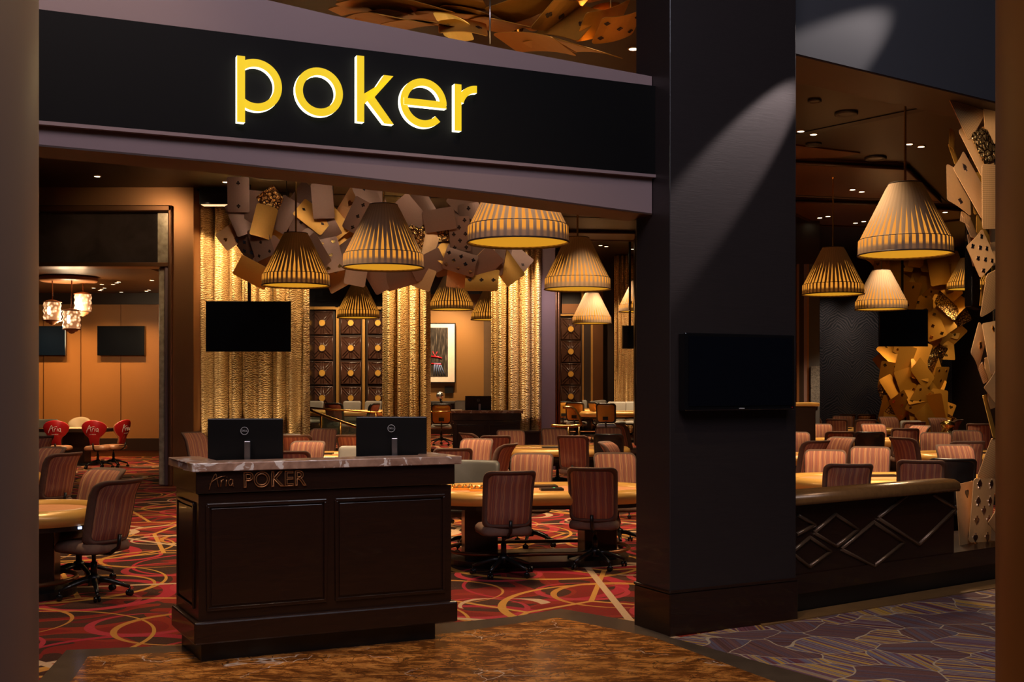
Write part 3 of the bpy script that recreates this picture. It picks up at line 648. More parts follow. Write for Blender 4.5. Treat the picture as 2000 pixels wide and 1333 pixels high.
def tilepanel(px,py0,y,n,sc,label,pitch):
    o=empty('tufted_panel',(X(px,y),y,0),0,label,'wall panel','tufted wall panels' and None)
    zt=Zp(py0,y)
    MB().box((0,.09,zt-n*pitch/2+pitch*.5),(.78*sc,.06,n*pitch+.25)).build('backing','darkwall',o)
    MB().box((0,.05,zt+pitch*.62),(.82*sc,.14,.04)).build('cornice','panel_gold',o)
    for k in range(n):
        t=bpy.data.objects.new('tufted_tile',tm); C.objects.link(t); t.parent=o; t.location=(0,.02,zt-k*pitch); t.scale=(sc,1,sc)
        d=bpy.data.objects.new('gold_disc',dm); C.objects.link(d); d.parent=t
yt=33.6
tilepanel(629,631,yt,5,.96,'tufted brown leather panel with gold discs, leftmost beside the wide curtain',Zp(631,yt)-Zp(680,yt))
tilepanel(685,631,yt,5,.9,'tufted brown leather panel with gold discs, middle one of three',Zp(631,yt)-Zp(680,yt))
tilepanel(738,631,yt,5,.9,'tufted brown leather panel with gold discs, half hidden by the second curtain',Zp(631,yt)-Zp(680,yt))
tilepanel(1115,643,32.9,5,.86,'tufted dark panel with gold discs between the mauve pillar and the column',Zp(643,32.9)-Zp(687,32.9))
for px in (660,711): wallbox('trim_strip',X(px-2.5,yt),X(px+2.5,yt),yt-.1,yt+.1,.37,Zp(605,yt),'panel_gold')
wallbox('trim_strip_top',X(606,yt),X(745,yt),yt-.05,yt+.15,Zp(605,yt),Zp(601,yt),'panel_gold')
wallbox('wall_back_dark',X(596,yt),X(750,yt),yt+.13,yt+.4,.37,CZ,'blackwall')

# artwork
o=empty('framed_picture',at(862,690,33.8),0,'white matted dark rainy artwork in a thin frame on the ochre wall','picture')
MB().box((0,0,0),(.86,.06,1.80)).build('frame','black',o); MB().box((0,-.035,0),(.80,.02,1.74)).build('mat_board','paper',o); a=MB().box((-.06,-.05,.03),(.52,.012,1.46)).build('artwork','art',o)
mb=MB(); mb.tube([(-.3,-.06,-.1),(-.1,-.06,-.12),(.02,-.06,-.16)],.025,6).tube([(-.3,-.06,-.32),(.0,-.06,-.34)],.02,6).tube([(-.26,-.06,.05),(-.18,-.06,-.1),(-.12,-.06,.04)],.012,5).build('red_marks','art_red',o)
mb=MB(); 
for k in range(5): mb.tube([(-.2+.04*k,-.06,-.30),(-.22+.08*k,-.06,-.66)],.016,5)
mb.build('blue_streaks','art_blue',o)
tag(MB().box((0,0,0),(.26,.03,.20)).build('placard','black',loc=at(877,762,33.85)),'small black information placard on the ochre wall below the picture','placard')
o=tag(MB().box((0,0,0),(.19,.03,.86)).build('wall_notice','notice',loc=at(1592,755,23.95)),'narrow grey printed notice on the dark pier right of the column','notice')
c=empty('counter',(X(1572,21.5),21.5,0),0,'dark counter with thin tan top at the right edge of the big column','counter')
MB().box((-.2,.2,.71),(.78,.5,1.42)).build('cabinet','espresso',c); MB().box((-.2,.2,1.455),(.92,.6,.07)).build('top','rail',c,.02)

# ------------------------------------------------------------ pendant lamps
lampproto=None
def build_lamp():
    o=empty('pendant_lamp')
    n=176; rf=lambda i,z: 1+(.004 if (i%4)<2 else -.003)
    MB().lathe([(.175,.80),(.21,.74),(.485,.185)],n,rfun=rf).build('shade','shade',o)
    MB().lathe([(.488,.185),(.50,.17),(.505,.02)],n,rfun=lambda i,z:1+(.003 if (i%4)<2 else -.002)).build('band','band',o)
    MB().tube([(.508*math.cos(t*PI/32),.508*math.sin(t*PI/32),.012) for t in range(64)],.009,6,closed=True).build('bottom_piping','piping',o)
    MB().tube([(.49*math.cos(t*PI/32),.49*math.sin(t*PI/32),.183) for t in range(64)],.005,5,closed=True).build('seam_piping','piping',o)
    MB().tube([(.175*math.cos(t*PI/16),.175*math.sin(t*PI/16),.80) for t in range(32)],.007,5,closed=True).build('top_piping','piping',o)
    MB().disc((0,0,.03),.495,48,0,True).build('diffuser','diff',o)
    MB().disc((0,0,.80),.175,24,0).build('top_cap','piping',o)
    MB().lathe([(.014,.80),(.014,2.6)],10).build('rod','brass',o)
    return o
lamps=[(1012,477,198,'largest pleated lamp, its top cut by the mauve beam'),(749,525,157,'pleated lamp hanging in front of the middle of the card sculpture'),(578,560,131,'pleated lamp hanging above and right of the curtain television'),(1128,567,129,'pleated lamp hanging between the gold curtain and the column'),
 (1768,500,178,'large pleated lamp nearest on the right of the column'),(1627,577,117,'medium pleated lamp hanging leftmost on the right of the column'),(1721,606,98,'smallest whole pleated lamp right of the column, above the television'),
 (700,622,82,'small far pleated lamp in front of the tufted panels'),(882,606,85,'far pleated lamp above the framed picture'),(958,626,76,'far pleated lamp half hidden by the third gold curtain'),(1156,633,76,'small far pleated lamp below the one beside the column'),
 (1891,566,78,'far pleated lamp mostly hidden behind the right card sculpture'),(1248,610,78,'far pleated lamp mostly hidden behind the big column')]
LP=[]
for i,(px,py,wp,lab) in enumerate(lamps):
    y=1.01*F/wp; p=Vector((X(px,y),y,Zp(py,y)))
    o=build_lamp() if lampproto is None else copy_tree(lampproto)
    if lampproto is None: lampproto=o
    o.location=p; o.rotation_euler.z=random.uniform(0,.1); tag(o,lab,'lamp','pleated pendant lamps'); LP.append(p)
    if i!=0: 
        pass
    r_=[c for c in o.children if c.name.startswith('rod')][0]
    top=CZ-p.z; r_.scale=(1,1,1); r_.data=r_.data.copy() if i else r_.data
    if i==0: base_rod=[v.co.copy() for v in r_.data.vertices]
    for v,b in zip(r_.data.vertices,base_rod): v.co=b; 
    for v in r_.data.vertices:
        if v.co.z>1: v.co.z=top-.005
    cn_=MB().lathe([(.015,-.1),(.03,-.07),(.05,-.03),(.06,0)],16).build('canopy','brass',o,loc=(0,0,top))

# ------------------------------------------------------------ chairs
def rr_outline(w,h,r,n=5):
    pts=[]
    for cx,cy,a0 in ((w/2-r,h/2-r,0),(-w/2+r,h/2-r,90),(-w/2+r,-h/2+r,180),(w/2-r,-h/2+r,270)):
        for i in range(n+1): t=R(a0+90*i/n); pts.append((cx+r*math.cos(t),cy+r*math.sin(t)))
    # densify straight sides
    out=[]
    for i in range(len(pts)):
        a=pts[i]; b=pts[(i+1)%len(pts)]; d=math.dist(a,b); k=max(1,int(d/.06)); 
        for j in range(k): out.append((a[0]+(b[0]-a[0])*j/k,a[1]+(b[1]-a[1])*j/k))
    return out
def pillow(mb,outl,rings,fmap,mats,smooth=True):
    # rings: (scale, depth, mat) front->back, first and last are closed by a fan
    n=len(outl); b=len(mb.v)
    for s,d,_ in rings:
        for x,z in outl: mb.v.append(tuple(fmap(x*s,z*s,d)))
    for k in range(len(rings)-1):
        for i in range(n):
            mb.f.append([b+k*n+i,b+k*n+(i+1)%n,b+(k+1)*n+(i+1)%n,b+(k+1)*n+i]); mb.m.append(rings[k][2]); mb.sm.append(smooth)
    for k,dr in ((0,0),(len(rings)-1,1)):
        mb.v.append(tuple(fmap(0,0,rings[k][1]))); c=len(mb.v)-1
        for i in range(n): mb.f.append([c,b+k*n+i,b+k*n+(i+1)%n]); mb.m.append(rings[0][2] if k==0 else rings[-1][2]); mb.sm.append(smooth)
def backmap(curve=.10,flare=.05,lean=.13,zc=.755,taper=.06):
    def f(x,z,d):  # d>0 toward the sitter (+y)
        t=z/.28; xx=x*(1+taper*t*.5); y=-.27+curve*(x/.25)**2*.8 - lean*t*.5 - flare*max(0,t-.45)**2*3.2 + d
        return (xx,y,zc+z)
    return f
def backrest_mesh(name,mats,w=.49,h=.56,curve=.11,flare=.085,panel=True,thick=.040,zc=.755,r=.06):
    mb=MB(); o=rr_outline(w,h,r); f=backmap(curve,flare,zc=zc); t=thick
    rg=[(.001,t*1.05,0),(.45,t*1.05,0),(.80,t*1.02,0),(.86,t*.98,0),(.94,t*.85,1),(1,t*.25,1),(1,-t*.35,1),(.95,-t*.9,1),(.885,-t*.98,1),(.87,-t*.72,1),(.85,-t*.9,2),(.45,-t*.95,2),(.001,-t*.95,2)]
    pillow(mb,o,rg,f,mats); return mb.mesh(name,mats)
def seat_mesh(mats,w=.50,d=.50):
    mb=MB(); o=rr_outline(w,d,.10); 
    def f(x,y,dz): return (x,y+.02,.445+dz-.02*(x/.25)**2*0)
    rg=[(.001,.058,0),(.6,.056,0),(.88,.045,0),(.97,.02,0),(1,-.01,0),(.97,-.04,1),(.8,-.055,1),(.001,-.055,1)]
    pillow(mb,o,rg,f,mats); return mb.mesh('seat',mats)
def base_mesh():
    mb=MB()
    for k in range(5):
        t=2*PI*k/5+.3; c,s=math.cos(t),math.sin(t)
        mb.tube([(c*.03,s*.03,.15),(c*.10,s*.10,.145),(c*.20,s*.20,.115),(c*.30,s*.30,.080)],[.026,.024,.020,.016],8)
    mb.lathe([(0,.11),(.05,.11),(.055,.17),(.04,.19),(0,.19)],14); return mb.mesh('star_base','black')
def castor_mesh():
    mb=MB()
    for s in(-1,1): 
        b=MB(); b.lathe([(0,-.012),(.022,-.012),(.028,-.006),(.028,.006),(.022,.012),(0,.012)],14)
        for v in b.v: pass
        mb.add([(v[0],s*.017+v[2]*.8,v[1]+.028) for v in b.v],b.f,0,True)
    mb.tube([(0,0,.03),(0,0,.08)],.008,6); return mb.mesh('castor','castor')
def column_mesh():
    return MB().lathe([(0,.17),(.028,.17),(.028,.30),(.018,.305),(.018,.37),(.09,.385),(.09,.40),(0,.40)],14).mesh('gas_column','black')
bmesh_base=base_mesh(); bmesh_cast=castor_mesh(); bmesh_col=column_mesh()
ch_seat=seat_mesh(['suede_seat','black'])
kinds={
 'poker':(backrest_mesh('backrest',['stripe','suede','stripe']),ch_seat),
 'black':(backrest_mesh('backrest',['leather','leather','leather'],flare=.06),seat_mesh(['leather','black'])),
 'grey':(backrest_mesh('backrest',['grey','grey','grey'],curve=.04,flare=.0,h=.50),seat_mesh(['grey','black'])),
 'dgrey':(backrest_mesh('backrest',['darkgrey','darkgrey','darkgrey'],curve=.05,flare=.0,h=.46,w=.62),seat_mesh(['darkgrey','black'])),
 'yellow':(backrest_mesh('backrest',['grey','black','yellowback'],curve=.07,flare=.03,h=.50,r=.08),seat_mesh(['grey','black'])),
 'rust':(backrest_mesh('backrest',['grey','black',plain('rust_shell',(.22,.06,.03),.4)],curve=.07,flare=.03,h=.50,r=.08),seat_mesh(['grey','black'])),
}
# lounge chair with round top
def fan_outline():
    pts=[]
    for i in range(25):
        t=PI*i/24; pts.append((.27*math.cos(t),.10+.16*math.sin(t)))
    pts+= [(-.25,.02),(-.19,-.06),(-.12,-.12),(-.10,-.20),(-.10,-.28),(.10,-.28),(.10,-.20),(.12,-.12),(.19,-.06),(.25,.02)]
    return pts
mb=MB(); pillow(mb,fan_outline(),[(.001,.04,0),(.8,.045,0),(.95,.03,0),(1,.0,0),(1,-.02,1),(.96,-.035,1),(.001,-.035,1)],backmap(.09,.0,zc=.80,taper=0),None)
kinds['red']=(mb.mesh('backrest',['caramel','red']),seat_mesh(['caramel','black']))
mb=MB(); pillow(mb,fan_outline(),[(.001,.04,0),(.8,.045,0),(.95,.03,0),(1,.0,0),(1,-.02,0),(.96,-.035,0),(.001,-.035,0)],backmap(.09,.0,zc=.80,taper=0),None)
kinds['cream']=(mb.mesh('backrest',['cream']),seat_mesh(['cream','black']))
handle=MB().box((0,-.345,.63),(.13,.03,.085)).mesh('handle_recess','black')
brace=MB().tube([(0,-.05,.385),(0,-.2,.39),(0,-.30,.45),(0,-.315,.56)],.018,8).mesh('back_brace','black')
mb=MB(); aria(mb,-.135,.80,.165,-.335,.006); ariamesh=mb.mesh('script_lettering','text_white')
protos={}
def mk(name,me,par,loc=(0,0,0),rz=0):
    o=bpy.data.objects.new(name,me); C.objects.link(o); o.parent=par; o.location=loc; o.rotation_euler=(0,0,rz); return o
NM={'poker':'poker_chair','black':'leather_chair','grey':'grey_chair','dgrey':'dealer_chair','yellow':'conference_chair','rust':'conference_chair','red':'lounge_chair','cream':'lounge_chair'}
def make_chair(kind):
    o=empty(NM[kind]); bk,st=kinds[kind]
    mk('backrest',bk,o); mk('seat',st,o); mk('gas_column',bmesh_col,o); b=mk('star_base',bmesh_base,o); mk('back_brace',brace,o)
    for k in range(5):
        t=2*PI*k/5+.3; mk('castor',bmesh_cast,b,(math.cos(t)*.30,math.sin(t)*.30,0),t+PI/2+.6*k)
    if kind in('yellow','rust'): mk('handle_recess',handle,o)
    if kind=='red':
        mk('script_lettering',ariamesh,o); put_mesh('small_lettering',text_mesh('LAS VEGAS',.028,.001),'text_white',o,(0,-.325,.755),(R(90),0,0))
    return o
def chair(kind,px,ytop,th,lab,group,Zf=0,top=1.03,y=None,used={}):
    y=y or (H-top-Zf)*F/(ytop-Y0); t=R(th); fx,fy=-math.sin(t),math.cos(t)
    bx,by=X(px,y),y
    if kind not in used: o=make_chair(kind); used[kind]=o
    else: o=copy_tree(used[kind])
    o.location=(bx+fx*.30,by+fy*.30,Zf); o.rotation_euler=(0,0,t)
    tag(o,lab,'chair',group); return o
g='striped poker chairs'
A='striped poker chair '
for a_ in [
 ('poker',232,937,62,A+'nearest on the left, at the end of the front table'),
 ('poker',205,917,150,A+'facing out behind the near left table'),
 ('poker',126,885,64,A+'seen side on at the second left table'),
 ('poker',100,875,150,A+'facing out at the second left table beside the side-on one'),
 ('poker',78,852,60,A+'farthest left, cut by the bronze post below the red chairs'),
 ('poker',377,845,-118,A+'standing alone left of the podium monitors'),
 ('poker',997,920,13,A+'back to the viewer, left of the two nearest centre ones'),
 ('poker',1156,913,-10,A+'back to the viewer, right of the two nearest centre ones'),
 ('poker',1040,887,172,A+'facing out between the two nearest centre chairs'),
 ('poker',1200,886,182,A+'facing out behind the near table beside the column'),
 ('poker',990,867,68,A+'seen edge on just behind the near centre table'),
 ('poker',932,858,165,A+'facing out right of the podium behind the grey dealer chair'),
 ('poker',968,851,8,A+'dark backed, squeezed behind the facing one right of the podium'),
 ('poker',997,841,188,A+'facing out in front of the third gold curtain plinth'),
 ('poker',915,846,-60,A+'showing only a small curved top beside the far podium'),
 ('poker',1082,838,190,A+'facing out below the mauve pillar'),
 ('poker',1118,851,-14,A+'with purple lit back at the middle centre table'),
 ('poker',1188,836,180,A+'facing out behind the black leather chair by the column'),
 ('poker',1213,827,-80,A+'edge on, farthest by the column under the raised floor'),
 ('poker',1188,864,-112,A+'small tilted one in front of the black leather chair'),
 ('poker',885,876,5,A+'dark backed, low over the right end of the podium stone'),
 ('poker',633,838,176,A+'facing out under the stair handrail between the monitors'),
 ('poker',578,850,4,A+'dark backed, just right of the left monitor'),
 ('poker',602,863,176,A+'facing out, nearest between the two podium monitors'),
 ('poker',566,881,0,A+'dark backed, lowest beside the left podium monitor'),
 ('poker',685,850,-10,A+'dark backed, just left of the right monitor'),
]: chair(*a_,g)
g='striped poker chairs behind the low wall'
B_='striped chair behind the low wall, '
for a_ in [
 ('poker',1658,906,-2,B_+'nearest, square back to the viewer'),
 ('poker',1799,899,-16,B_+'near, back turned, beside the black leather chair'),
 ('poker',1612,880,162,B_+'facing out, leftmost in the second row'),
 ('poker',1700,874,158,B_+'facing out, centre of the second row'),
 ('poker',1863,870,180,B_+'facing out, largest near the card sculpture'),
 ('poker',1594,861,30,B_+'dark side towards the viewer by the column'),
 ('poker',1643,855,125,B_+'half turned behind the leftmost facing one'),
 ('poker',1641,843,-5,B_+'dark broad back left of the black leather chair'),
 ('poker',1600,829,168,B_+'facing out, third row nearest the column'),
 ('poker',1586,814,-60,B_+'small edge-on one in the far left corner'),
 ('poker',1634,819,-20,B_+'small dark back in the far left row'),
 ('poker',1645,813,168,B_+'facing out, farthest left row'),
 ('poker',1691,820,0,B_+'small dark back in the middle of the far row'),
 ('poker',1705,829,180,B_+'facing out behind the black leather chair back'),
 ('poker',1734,815,192,B_+'facing out in front of the gold card sculpture foot'),
 ('poker',1786,824,0,B_+'dark back below the small grey chair'),
 ('poker',1768,837,-16,B_+'purple back in the middle, right of the leather chair'),
 ('poker',1797,832,115,B_+'half turned, touching the purple backed one'),
 ('poker',1763,855,-62,B_+'edge on with wavy back, centre right'),
 ('poker',1828,846,160,B_+'facing out, seat showing, right of centre'),
 ('poker',1831,817,192,B_+'facing out, far row beside the golden urn'),
 ('poker',1869,820,55,B_+'edge on in the far right row'),
 ('poker',1888,842,170,B_+'facing out between dark ones at the far right'),
 ('poker',1890,862,0,B_+'dark broad back behind the large facing one'),
 ('poker',1912,828,-30,B_+'dark curved back nearest the right card sculpture'),
 ('poker',1552,845,170,B_+'only a sliver showing past the column'),
 ('poker',1655,792,10,B_+'very dim against the far black wall, left one'),
 ('poker',1693,792,-5,B_+'very dim against the far black wall, right one'),
]:
    if a_[2]==792: chair(*a_,g,y=30.3,top=1.03)
    else: chair(*a_,g)
chair('black',1188,848,-10,'black leather swivel chair at the middle table beside the column','black leather chairs')
chair('black',1861,901,-16,'black leather swivel chair nearest behind the low wall','black leather chairs',y=12.35)
chair('black',1699,844,-14,'black leather swivel chair in the middle of the right tables','black leather chairs')
chair('dgrey',926,902,165,'grey vinyl dealer chair at the near centre table beside the podium',None,y=12.75)
chair('grey',697,868,172,'small pale grey chair left of the right podium monitor','pale grey chairs')
chair('grey',562,845,176,'pale grey chair mostly hidden behind the left podium monitor','pale grey chairs')
chair('grey',1779,820,178,'small grey topped chair in the far right row','pale grey chairs')
PF=.37
for px,yy,th,l,y in ((862,792,4,'mustard backed chair on the raised floor left of the far podium',26.8),(1183,787,-12,'mustard backed chair on the raised floor, rightmost beside the column',27.6),(1158,788,-65,'mustard backed chair seen edge on, beside the rightmost one',29.2),(1122,784,-14,'mustard backed chair on the raised floor just right of the pillar',29),(1100,784,6,'mustard backed chair half hidden by the mauve pillar',30.8)):
    chair('yellow',px,yy,th,l,'mustard backed chairs',Zf=PF,y=y)
for px,th,l,y in ((651,-18,'rust backed chair behind the stair handrail',28),(733,70,'rust backed chair seen edge on beside the second curtain',27.4)):
    chair('rust',px,0,th,l,'rust backed chairs',Zf=PF,y=y)
for px,th,l,y in ((688,178,'pale grey chair facing out below the middle tufted panel',31),(617,160,'pale grey chair below the leftmost tufted panel',31),(730,168,'pale grey chair below the tufted panel beside the second curtain',31.2),(1130,180,'pale grey chair on the raised floor behind the mustard ones near the pillar',33),(1168,170,'pale grey chair on the raised floor, farthest behind the mustard ones',33),(1205,172,'pale grey chair on the raised floor left of the dim curtain',30),(1238,172,'pale grey chair on the raised floor touching the column edge',30.2),(905,175,'pale grey chair low behind the far podium monitor',32)):
    chair('grey',px,0,th,l,'pale grey chairs on the raised floor',Zf=PF,y=y)
chair('red',108,826,8,'red backed lounge chair with white script, left of the two','red lounge chairs',y=24.3)
chair('red',182,824,2,'red backed lounge chair with white script, right of the two','red lounge chairs',y=24.3)
chair('red',244,822,72,'red and caramel lounge chair seen side on near the doorway jamb','red lounge chairs',y=24.9)
chair('cream',158,818,182,'cream round backed chair across the side room table',None,y=26.8)
chair('dgrey',90,806,180,'grey vinyl dealer chair behind the side room table',None,y=27.6,top=1.1)

# ------------------------------------------------------------ tables
def stadium(L,W,n=20):
    r=W/2; a=L/2-r; pts=[]
    for i in range(n+1): t=-PI/2+PI*i/n; pts.append((a+r*math.cos(t),r*math.sin(t)))
    for i in range(n+1): t=PI/2+PI*i/n; pts.append((-a+r*math.cos(t),r*math.sin(t)))
    return pts
def make_table():
    o=empty('poker_table'); L,W=2.45,1.22
    mb=MB(); prf=[(0,.66),(-.012,.675),(.012,.72),(-.005,.755),(-.05,.775),(-.10,.775),(-.145,.755),(-.155,.735)]
    # rail profile as inset from the outline
    rings=[]; 
    for off,z in ((-.02,.64),(.0,.665),(.012,.70),(.0,.745),(-.045,.775),(-.10,.775),(-.145,.752),(-.15,.735)):
        rings.append([(x,y,z) for x,y in stadium(L+2*off,W+2*off)])
    n=len(rings[0]); vs=[v for r_ in rings for v in r_]
    mb.add(vs,[(k*n+i,k*n+(i+1)%n,(k+1)*n+(i+1)%n,(k+1)*n+i) for k in range(len(rings)-1) for i in range(n)],0,True)
    mb.build('padded_rail','rail',o)
    MB().prism(stadium(L-.28,W-.28),.72,.738).build('felt_top','felt',o); MB().prism(stadium(L-.06,W-.06),.60,.665).build('apron','tablewood',o)
    for s in(-1,1):
        MB().box((s*.62,0,.33),(.34,.42,.56)).build('pedestal','tablewood',o,.01); 
    MB().prism(stadium(1.9,.9),.0,.06).build('base_plate','black',o); MB().tube([(x,y,.14) for x,y in stadium(1.9,.92)],.02,8,closed=True).build('foot_rail','bronze_dark',o)
    MB().box((0,W/2-.25,.745),(.5,.18,.03)).build('chip_tray','tablewood',o,.005); 
    return o
tp=None
def table(px,y,rz,label,name=None):
    global tp
    o=make_table() if tp is None else copy_tree(tp)
    if tp is None: tp=o
    o.location=(X(px,y),y,0); o.rotation_euler=(0,0,R(rz)); tag(o,label,'poker table','oval poker tables'); return o
tables=[(1052,11.75,7,'near centre poker table with gold padded rail and tan felt'),(1090,19.2,2,'middle poker table behind the near centre one'),
 (612,17.4,0,'poker table seen between the two podium monitors'),(940,18.2,0,'poker table hidden among the chairs right of the podium') ,
 (1735,13.15,4,'near right poker table behind the low wall'),(1470,17.2,0,'poker table cut by the right edge of the column'),(1700,22.0,0,'poker table in the middle of the right side'),(1938,17.6,0,'poker table at the far right behind the facing chairs'),(1650,27.3,0,'farthest right poker table before the card sculpture')]
for t_ in tables:
    if t_[0]!=940: table(*t_)
def round_rail_table(X_,Y_,label,L=2.45): 
    o=copy_tree(tp); o.location=(X_,Y_,0); o.rotation_euler=(0,0,R(15)); tag(o,label,'poker table','oval poker tables'); return o
ta=round_rail_table(-4.78,9.75,'nearest left poker table, cut by the bronze post'); MB().box((1.02,-.42,.62),(.03,.02,.02)).build('usb_light','led',ta)
round_rail_table(-6.85,13.3,'second left poker table showing only its rounded end')
t=empty('side_table',(X(150,25.7),25.7,0),0,'dark gaming table with cream top in the left side room','table')
MB().prism(stadium(1.7,1.1),.76,.84).build('top','tablewood',t,.01); MB().prism(stadium(1.4,.8),.84,.846).build('felt_top','feltlight',t); MB().box((0,0,.38),(.5,.4,.76)).build('pedestal','tablewood',t); MB().prism(stadium(1.0,.6),0,.05).build('base_plate','black',t)
for px,y,l in ((690,30,'table on the raised floor below the tufted panels'),(1225,28.8,'gold edged table on the raised floor beside the column'),(1150,32.0,'gold edged table on the raised floor behind the mustard chairs')):
    o=copy_tree(tp); o.location=(X(px,y),y,PF); tag(o,l,'poker table','oval poker tables')
# small things on the near tables
def onT(name,px,py,d,mat,label,cat,z=.739):
    y=(H-z)*F/(py-Y0); return tag(MB().box((0,0,d[2]/2),d).build(name,mat,loc=(X(px,y),y,z),bevel=.003),label,cat)
e=empty('card_shuffler',(X(1077,11.75),11.75,.739),R(7),'small black card shuffler with green light on the near centre table','card shuffler'); MB().box((0,0,.012),(.24,.16,.024)).build('housing','black',e,.004); MB().disc((.03,.02,.0245),.014,12).build('indicator','gled',e)
for i,(px,l) in enumerate(((903,'gold chip tray on the near table beside the dealer chair'),(937,'second gold chip tray touching the left front chair'))):
    e=empty('chip_rack',(X(px,11.8),11.8-.1*i,.739),R(8),l,'chip tray'); MB().box((0,0,.015),(.22,.16,.03)).build('tray','gold',e,.004)
    b=MB(); 
    for k in range(4): b.tube([(-.09+.06*k,-.06,.036),(-.09+.06*k,.06,.036)],.02,8)
    b.build('chips','brass',e)
e=empty('card_shuffler',(X(1722,12.7),12.7,.739),R(7),'black card shuffler on the near right poker table','card shuffler'); MB().box((0,0,.012),(.26,.18,.024)).build('housing','black',e,.004); MB().disc((.03,.02,.0245),.012,12).build('indicator','gled',e)
e=empty('silver_microphone',at(859,792,27.5),0,'small shiny silver rounded device on a stem at the far counter','device'); MB().lathe([(0,.14),(.07,.17),(.09,.24),(.06,.32),(0,.34)],16).build('head','silver',e); MB().tube([(.05,0,0),(.02,0,.16)],.03,8).build('stem','black',e)
e=empty('back_counter',(X(900,33.3),33.3,PF),0,'long dark counter under the framed picture','counter'); MB().box((0,0,.45),(2.6,.6,.9)).build('cabinet','espresso',e); MB().box((0,0,.93),(2.7,.7,.06)).build('top','darkgrey',e)

# handrails on the raised floor
def rail(name,pts,y,r,label,posts=(),glass=None):
    P=[at(px,py,yy) for px,py,yy in pts]; o=empty(name,(P[0].x,P[0].y,0),0,label,'handrail'); off=Vector((P[0].x,P[0].y,0))
    MB().tube([p-off for p in P],r,8).build('rail','brass',o)
    for px,py0,py1,yy in posts: MB().tube([at(px,py0,yy)-off,at(px,py1,yy)-off],r*.9,8).build('post','brass',o)
    if glass:
        for gq in glass:
            A=[at(px,py,yy)-off for px,py,yy in gq]; mb=MB(); k=len(A); vs=A+[a+Vector((0,.012,0)) for a in A]; mb.add(vs,[list(range(k))[::-1],list(range(k,2*k))]+[(i,(i+1)%k,k+(i+1)%k,k+i) for i in range(k)]); mb.build('glass_panel','glass',o)
    return o
rail('stair_handrail',[(604,800,24.2),(612,804,24.2),(640,815,24),(695,834,23.8),(704,836,23.7),(708,842,23.7),(708,870,23.7)],24,.028,'sloping brass stair handrail beside the wide gold curtain',[(627,811,875,24.1),(665,825,875,23.9)],[[(629,815,24.1),(664,828,23.95),(664,870,23.95),(629,870,24.1)]])
rail('guard_rail',[(606,797,26.0),(640,800,26),(690,803,26),(728,806,26),(746,806,26)],26,.022,'thin brass guard rail above the glass on the raised floor edge',[(734,806,868,26.0)],[[(608,800,26),(732,808,26),(732,865,26),(608,865,26)]])
rail('guard_rail',[(836,805,26),(882,805,26)],26,.02,'short brass guard rail between the second curtain and the far podium',[(838,805,868,26)])
rail('curved_handrail',[(1099,796,23.9),(1116,796,23.9),(1123,801,23.9),(1131,815,23.9),(1135,829,23.9),(1133,832,23.9),(1110,833,23.9),(1085,832,23.9),(1076,832,23.9)],23.9,.032,'polished gold curved handrail end beside the mauve pillar',[(1110,833,880,23.9),(1131,833,880,23.9)])

# chandelier
chd=empty('chandelier',(X(134,24.2),24.2,4.14),0,'three crystal lanterns hanging from a round bronze ceiling plate','chandelier')
MB().lathe([(0,0),(.60,0),(.60,-.07),(.56,-.10),(0,-.10)],40).build('ceiling_plate','caramel',chd)
for px,py,yy in ((102,608,23.9),(140,625,23.9),(162,592,24.6)):
    p=at(px,py,yy)-Vector((X(134,24.2),24.2,4.14))
    mb=MB(); mb.lathe([(0,.22),(.04,.24),(.19,.20),(.20,.185),(.0,.185)],10); fb_=MB().lathe([(0,-.19),(.19,-.19),(.20,-.205),(.13,-.22),(.12,-.245),(.07,-.255),(.06,-.28),(.0,-.30)],10)
    l=mb.build('lantern_cap','caramel',chd,loc=p); fb_.build('lantern_finial','caramel',l); MB().lathe([(.165,.19),(.185,.12),(.165,.06),(.185,0),(.165,-.06),(.185,-.12),(.165,-.19)],20).build('crystal_shade','crystal',l); 
    MB().lathe([(0,-.10),(.03,-.08),(.045,0),(.03,.08),(0,.10)],12,c=(0,-.15,0)).build('bulb','bulb',l)
    MB().tube([(0,0,.22),(0,0,-.1-p.z)],.014,8).build('rod','caramel',l)

# golden urn
e=empty('golden_urn',(X(1851,25.4),25.4,0),0,'gold lobed ornament standing between chairs at the card sculpture foot','ornament'); MB().lathe([(0,0),(.17,0),(.15,.3),(.09,.45),(.17,.6),(.19,.72),(.10,.84),(.15,.90),(.16,.97),(.08,1.02),(0,1.03)],20).build('body','gold',e)

